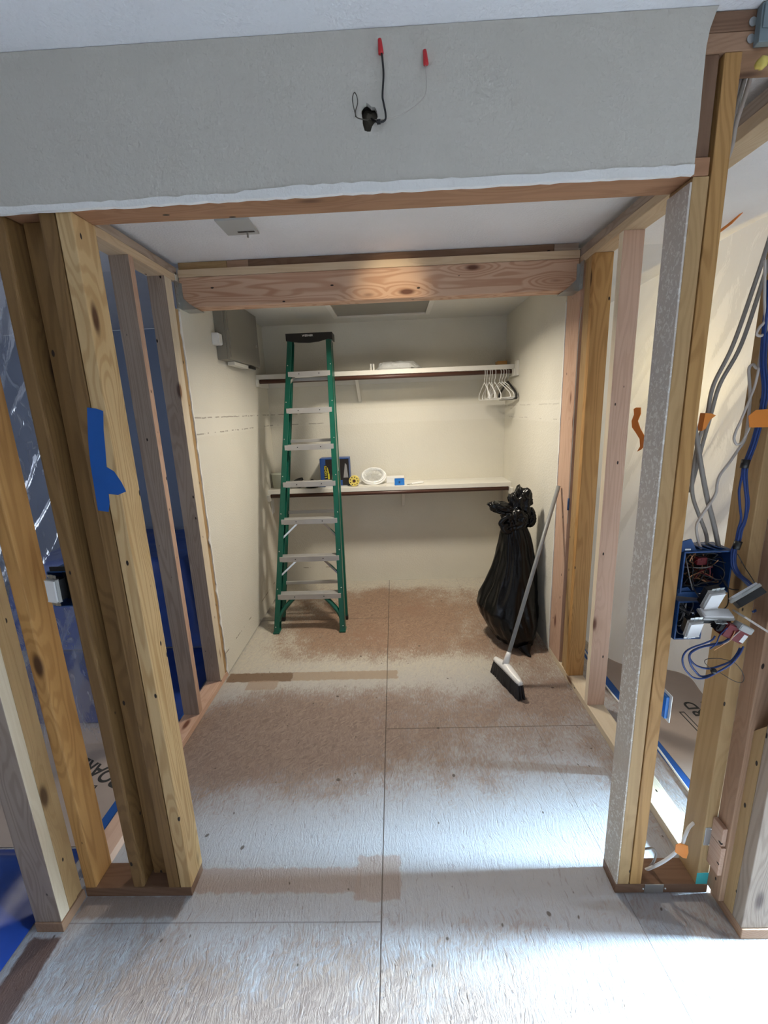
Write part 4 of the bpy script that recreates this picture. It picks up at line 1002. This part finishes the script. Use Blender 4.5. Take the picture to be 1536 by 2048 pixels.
loose('tilted grey rocker switch at the far right near the blue bundle', 1490, 1187, 1.120, (.62, 0, .42), (.35, .72, -.5), .078, .040, [[(1478, 1180, 1.135), (1455, 1175, 1.15), (1440, 1150, 1.17)]])
c = at(1468, 1262, y=1.12)
t = thing('dimmer_switch', 'dark red dimmer body hanging from blue wires on the right', 'dimmer', c)
ex = Vector((.80, 0, -.42)).normalized(); ey = Vector((0, 1, 0)); ez = ex.cross(ey)
bm = bmesh.new(); obox(bm, at(1503, 1243, y=1.105), (Vector((.78, 0, -.52)).normalized(), ey, Vector((.52, 0, .78)).normalized()), (.046, .022, .0025), .001); link('dimmer_plate', bm, 'romex_pale', t)
bm = bmesh.new(); obox(bm, at(1462, 1262, y=1.118), (ex, ey, ez), (.034, .018, .020), .003); link('dimmer_body', bm, 'darkred', t)
bm = bmesh.new(); obox(bm, at(1440, 1252, y=1.12), (ex, ey, ez), (.016, .015, .014), .004); link('dimmer_end', bm, 'black', t)
bm = bmesh.new(); obox(bm, at(1486, 1255, y=1.107), (ex, ey, ez), (.020, .015, .009), .002); link('heat_sink', bm, 'grey_plastic', t)
bm = bmesh.new(); obox(bm, at(1487, 1278, y=1.100), (Vector((.5, 0, .85)).normalized(), ey, Vector((-.85, 0, .5)).normalized()), (.012, .0005, .006)); link('rating_label', bm, 'white_plastic', t)
for pts, m_ in (([(1455, 1256), (1440, 1270), (1432, 1288), (1420, 1298)], 'bluewire'), ([(1470, 1262), (1460, 1280), (1445, 1290), (1428, 1300)], 'copper'), ([(1480, 1262), (1468, 1272), (1458, 1282), (1446, 1288)], 'romex_pale')):
    tube('lead_wire', [at(u, v, y=1.098) for u, v in pts], .0016, m_, t, 6, 6)
gbw = 'blue wire loops under the dimmer'
cable('blue_wire', [(1430, 1272), (1424, 1280), (1408, 1287), (1385, 1295), (1371, 1304), (1365, 1318), (1368, 1334), (1376, 1346), (1389, 1356), (1411, 1356), (1435, 1344), (1460, 1329), (1478, 1310), (1487, 1293)], .0024, 'bluewire', 'outermost blue wire loop hanging under the dimmer', 1.10, cat='wire', group=gbw)
cable('blue_wire', [(1460, 1276), (1439, 1288), (1408, 1293), (1390, 1300), (1379, 1310), (1381, 1328), (1391, 1343), (1404, 1353), (1428, 1347), (1458, 1331), (1476, 1312), (1484, 1296)], .0028, 'bluewire', 'middle blue wire loop hanging under the dimmer', 1.105, cat='wire', group=gbw)
cable('blue_wire', [(1448, 1284), (1410, 1292), (1385, 1302), (1379, 1315), (1388, 1328), (1402, 1335), (1420, 1337), (1442, 1331), (1462, 1322), (1474, 1308), (1480, 1296)], .0028, 'bluewire', 'innermost blue wire loop hanging under the dimmer', 1.109, cat='wire', group=gbw)
cable('thin_wire', [(1424, 1340), (1410, 1326), (1412, 1319), (1425, 1317), (1445, 1318), (1468, 1325), (1482, 1340), (1488, 1355), (1483, 1365), (1466, 1361), (1440, 1345)], .0009, 'black_wire', 'thin black wire loop dangling below the blue loops', 1.103, cat='wire')
bm = bmesh.new(); bmesh.ops.create_uvsphere(bm, u_segments=12, v_segments=8, radius=.008, matrix=Matrix.Translation(at(1427, 1342, y=1.104))); tag(link('electrical_tape', bm, 'black', None, at(1427, 1342, y=1.104), True), 'black tape wad on the blue wire loops', 'tape')
# orange tapes
def otape(name, pts, y, label, dy=.0006):
    bm = bmesh.new(); pp = P2(pts, y); prism(bm, pp, (0, dy, 0)); return tag(link(name, bm, 'otape', None, pp[0]), label, 'tape', 'orange tape pieces')
otape('orange_tape', [(1411, 826), (1424, 827), (1432, 831), (1421, 839), (1411, 858), (1404, 862)], 1.190, 'orange tape flag wrapped around the two slanting grey cables', .02)
otape('orange_tape', [(1497, 832), (1512, 820), (1560, 816), (1560, 854), (1499, 855)], 1.1505, 'orange tape band across the blue cables on the right stud', .001)
# white cables at the foot
gw = 'white cables at the right floor plate'
cable('white_cable', [at(1286, 1741, z=.03), at(1296, 1738, z=.042), at(1318, 1728, y=1.19), at(1340, 1714, y=1.185), at(1362, 1693, y=1.18), at(1371, 1670, y=1.185), at(1378, 1655, y=1.20), at(1387, 1646, x=.9655)], .0052, 'white_plastic', 'white cable rising from the floor plate into the tan stud', group=gw)
cable('white_cable', [at(1290, 1742, z=.03), at(1300, 1733, z=.045), at(1309, 1720, y=1.19), at(1312, 1706, y=1.19), at(1306, 1697, y=1.19), at(1296, 1697, y=1.195), at(1289, 1698, y=1.2)], .0036, 'romex', 'short grey cable loop by the foot of the tall stud', group=gw)
bm = bmesh.new(); pp = [at(u, v, y=1.172) for u, v in ((1352, 1690), (1360, 1687), (1376, 1692), (1377, 1705), (1373, 1717), (1366, 1716), (1350, 1704))]; prism(bm, pp, (0, .002, 0)); tag(link('orange_tape', bm, 'otape', None, pp[0]), 'crumpled orange tape on the white cable at the floor', 'tape', 'orange tape pieces')
# cables through the corner above
gc = 'cables dropping from the top right corner'
for i, (dx, mm, lab) in enumerate(((0, 'romex', 'leftmost'), (9, 'romex', 'middle'), (20, 'romex_pale', 'rightmost'))):
    cable('electrical_cable', [(1487+dx, 128, 1.262), (1478+dx, 165, 1.264), (1466+dx, 205, 1.267), (1456+dx*.8, 250, 1.27), (1448+dx*.7, 300, 1.275), (1440, 350, 1.28)], .0048, mm, lab+' of three cables dropping from the top right corner', group=gc)
t = thing('junction_box', 'blue-grey metal junction box at the top right corner of the frame', 'electrical box', (.88, 1.14, 2.37))
box('box_shell', .803, .98, 1.150, 1.1665, 2.368, 2.4375, 'conduit', t, .002); box('cover', .806, .977, 1.147, 1.1498, 2.392, 2.4365, 'conduit', t, .001)
for zz in (2.385, 2.415):
    bm = bmesh.new(); lathe(bm, [(.0085, 0), (.0085, -.0015)], (.797, 1.1665, zz), 'Y', 14); link('mounting_ear', bm, 'galv', t)
bm = bmesh.new(); bmesh.ops.create_icosphere(bm, subdivisions=2, radius=.012, matrix=Matrix.Translation(at(1524, 126, y=1.16)))
for v in bm.verts: v.co += Vector((1, 0, 1))*mnoise.noise(v.co*120)*.006
tag(link('foam_blob', bm, 'yellow', None, at(1524, 126, y=1.16), True), 'small yellow foam blob under the junction box at top right', 'foam blob')
# thin white wire in the right post
cable('thin_wire', [Vector((1.0, 2.482, 2.12)), Vector((.9935, 2.484, 2.0)), Vector((.9915, 2.480, 1.75)), Vector((.994, 2.484, 1.45)), Vector((.9915, 2.480, 1.2)), Vector((.9925, 2.486, 1.05)), Vector((.9915, 2.483, .95))], .0022, 'romex_pale', 'thin white wire running down between the right post and studs', cat='wire')
bm = bmesh.new(); sweep(bm, [Vector((.9915, 2.484, 1.03)), Vector((.9915, 2.484, 1.10))], .006, 10); tag(link('wire_splice', bm, 'bluebox', None, (.9915, 2.484, 1.03), True), 'small blue splice sleeve on the thin white wire', 'splice')
# ------------------------------------------------------------------ right room
# outlet box on the hidden stud
t = thing('outlet_box', 'bright blue outlet box with white rim low behind the tall stud', 'outlet box', (1.07, 1.62, .33))
box('box_shell', 1.0865, 1.10, 1.600, 1.644, .335, .437, 'bluebox_bright', t, .002); box('wall_plate', 1.1003, 1.104, 1.588, 1.652, .323, .449, 'white_plastic', t, .001)
box('mounting_tab', 1.05, 1.0863, 1.618, 1.6445, .36, .41, 'bluebox_bright', t)
# floor protection paper
t = thing('floor_paper', 'brown floor protection paper in the right room', 'floor paper', (1.9, 1.6, 0), 'floor protection papers')
box('sheet', 1.248, 3.2, .6, 2.62, .0005, .003, 'paper', t)
text('printed_text', 'BOARD', .088, 'ink', frame_m((1.575, 1.99, .0034), (-.06, 1, 0), (-1, -.06, 0)), t)
text('printed_text', 'FLOOR PROTECTION'[:0] or 'BOARD', .022, 'ink', frame_m((1.645, 2.10, .0034), (-.06, 1, 0), (-1, -.06, 0)), t)
o = box('printed_frame', 1.472, 1.50, 1.88, 2.06, .0031, .0035, 'ink', t)
o = box('printed_frame', 1.478, 1.494, 1.888, 2.052, .00355, .0037, 'paper', t)
tag(box('blue_tape_strip', 1.205, 1.2475, 1.25, 3.2, .0032, .0045, 'btape', None), 'blue tape strip along the edge of the right floor paper', 'tape', 'blue tape strips on the floor')
bpy.data.objects['blue_tape_strip'].location.z = .0007
tag(tube('white_rope', [(1.262, 2.9, .006), (1.20, 2.4, .006), (1.200, 2.1, .006), (1.215, 1.85, .006), (1.205, 1.6, .006), (1.2, 1.4, .006), (1.19, 1.28, .006)], .005, 'white_plastic', None), 'thin white rope on the floor beside the right floor plate', 'rope')
# milky plastic sheet
def sheet(name, path, z_top, z_bot, mat, label, folds=1.0, nz=60, ztop2=None):
    bm = bmesh.new(); rows = []
    pth = spline(path, 14); n = len(pth)
    for i, p in enumerate(pth):
        u = i/(n-1); row = []
        d = (pth[min(i+1, n-1)]-pth[max(i-1, 0)]); nrm = Vector((d.y, -d.x, 0)).normalized()
        ztp = z_top if ztop2 is None else z_top*(1-u)+ztop2*u
        for j in range(nz+1):
            v = j/nz; z = z_bot+(ztp-z_bot)*v
            off = folds*(.055*mnoise.noise((u*5-v*2.2, v*2.6, 3.3))+.022*mnoise.noise((u*15-v*7.5, v*4.5, 7.7))+.008*mnoise.noise((u*40-v*16, v*9, 1)))
            q = Vector((p.x, p.y, z))+nrm*off
            row.append(bm.verts.new(q))
        rows.append(row)
    for A_, B_ in zip(rows, rows[1:]):
        for j in range(nz): bm.faces.new((A_[j], B_[j], B_[j+1], A_[j+1]))
    return tag(link(name, bm, mat, None, pth[0], True), label, 'plastic sheet', 'dust barrier sheets')
def sheet2(name, top, bot, mat, label, folds, seed=0.0, nz=70, nu=90):
    "sheet between a top and a bottom polyline"
    T, Bt = spline(top, 20), spline(bot, 20); bm = bmesh.new(); rows = []
    def smp(L, u):
        f = u*(len(L)-1); i = min(int(f), len(L)-2); return L[i].lerp(L[i+1], f-i)
    for i in range(nu+1):
        u = i/nu; a, b = smp(T, u), smp(Bt, u); a2, b2 = smp(T, min(1, u+.02)), smp(T, max(0, u-.02))
        d = a2-b2; nrm = Vector((d.y, -d.x, 0)).normalized(); row = []
        for j in range(nz+1):
            v = j/nz; q = b.lerp(a, v); sw = math.sin(v*math.pi)**.5
            off = folds*sw*(.06*mnoise.noise((u*4-v*2.5, v*2.6, 3.3+seed))+.035*mnoise.noise((u*7-v*6.5, v*2.0+u, 7.7+seed))+.050*(.5-abs(mnoise.noise((u*11-v*12, v*2.4+u*2, 1+seed))))+.028*(.5-abs(mnoise.noise((u*24-v*26, v*5, 5+seed)))))
            q = q+nrm*off; q.z = max(q.z, .0045); row.append(bm.verts.new(q))
        rows.append(row)
    for A_, B_ in zip(rows, rows[1:]):
        for j in range(nz): bm.faces.new((A_[j], B_[j], B_[j+1], A_[j+1]))
    return tag(link(name, bm, mat, None, T[0], True), label, 'plastic sheet', 'dust barrier sheets')
sheet2('plastic_sheet', [(1.62, 4.15, 2.30), (1.68, 3.3, 2.38), (1.69, 2.7, 2.40), (1.72, 2.3, 2.425), (1.82, 1.75, 2.43)], [(1.25, 4.1, .005), (1.29, 2.9, .005), (1.38, 2.53, .005), (1.62, 2.45, .005), (1.72, 2.36, .005), (1.69, 2.15, .005), (1.72, 1.75, .005)], 'sheet', 'milky white plastic sheet hanging in the right room, glowing warm', 1.0)
pp = [(1272, 815), (1281, 815), (1281, 828), (1275, 842), (1280, 857), (1289, 873), (1290, 890), (1282, 899), (1274, 903), (1280, 893), (1279, 878), (1271, 865), (1264, 855), (1263, 842), (1268, 829), (1267, 818)]
bm = bmesh.new(); q = [at(u, v, x=1.42) for u, v in pp]; prism(bm, q, (.003, 0, 0)); tag(link('orange_tape', bm, 'otape', None, q[0]), 'wavy strip of orange tape on the milky plastic sheet', 'tape', 'orange tape pieces')
pp = [(1436, 462), (1455, 448), (1490, 419), (1478, 432), (1462, 448), (1446, 460), (1435, 468)]
bm = bmesh.new(); q = [at(u, v, x=1.60) for u, v in pp]; prism(bm, q, (.004, 0, 0)); tag(link('orange_tape', bm, 'otape', None, q[0]), 'orange tape along the top edge of the milky plastic sheet', 'tape', 'orange tape pieces')
# ------------------------------------------------------------------ left room
t = thing('floor_paper', 'brown floor protection paper in the left room', 'floor paper', (-1.7, 1.7, 0), 'floor protection papers')
box('sheet', -2.3, -1.285, 1.35, 2.02, .0005, .003, 'paper', t)
text('printed_text', 'BOARD', .10, 'ink', frame_m((-1.475, 1.725, .0034), (-.92, .40, 0), (-.40, -.92, 0)), t)
o = box('printed_frame', -1.52, -1.42, 1.615, 1.640, .0031, .0035, 'ink', t); o = box('printed_frame', -1.513, -1.427, 1.621, 1.634, .00355, .0037, 'paper', t)
tag(box('blue_tape_strip', -1.2845, -1.245, 1.40, 2.3, .0005, .0035, 'btape', None), 'blue tape strip along the edge of the left floor paper', 'tape', 'blue tape strips on the floor')
sheet2('plastic_sheet', [(-3.2, 1.95, 2.42), (-2.4, 1.98, 2.42), (-1.75, 2.0, 2.42), (-1.32, 2.02, 2.42)], [(-3.0, 1.9, .005), (-2.3, 1.93, .005), (-1.7, 1.9, .005), (-1.36, 1.92, .005)], 'clear', 'clear crinkled plastic sheet hanging in the left room', 1.5, 4.0)
# draped tarp over a low stack, and tarp on the floor
def drape(name, x0, x1, y0, y1, h, mat, label, seed, flare=.12):
    bm = bmesh.new(); NX_, NY_ = 40, 44; rows = []
    for i in range(NX_+1):
        row = []
        for j in range(NY_+1):
            u, v = i/NX_, j/NY_; x, y = x0+(x1-x0)*u, y0+(y1-y0)*v
            e = min(u, 1-u)*(x1-x0); f = min(v, 1-v)*(y1-y0); k = min(1, min(e, f)/flare)
            z = .004+h*(k*k*(3-2*k))*(1+.06*mnoise.noise((x*3, y*3, seed)))+max(0, .02*h*mnoise.noise((x*9, y*9, seed)))
            row.append(bm.verts.new((x+.02*h*mnoise.noise((x*7, y*7, seed+2)), y, z)))
        rows.append(row)
    for A_, B_ in zip(rows, rows[1:]):
        for j in range(NY_): bm.faces.new((A_[j], B_[j], B_[j+1], A_[j+1]))
    return tag(link(name, bm, mat, None, ((x0+x1)/2, (y0+y1)/2, 0), True), label, 'tarp', 'blue tarps in the left room')
drape('blue_tarp', -3.0, -1.42, 2.85, 4.1, .62, 'tarp_light', 'bright blue tarp draped over a low stack in the left room', 1.0, .16)
drape('blue_tarp', -2.6, -1.25, 2.06, 2.84, .035, 'tarp', 'dark blue tarp lying flat on the left room floor beyond the paper', 4.0, .1)
drape('blue_tarp', -3.2, -1.262, .2, 1.34, .10, 'tarp', 'deep blue tarp with folds at the lower left corner', 9.0, .12)
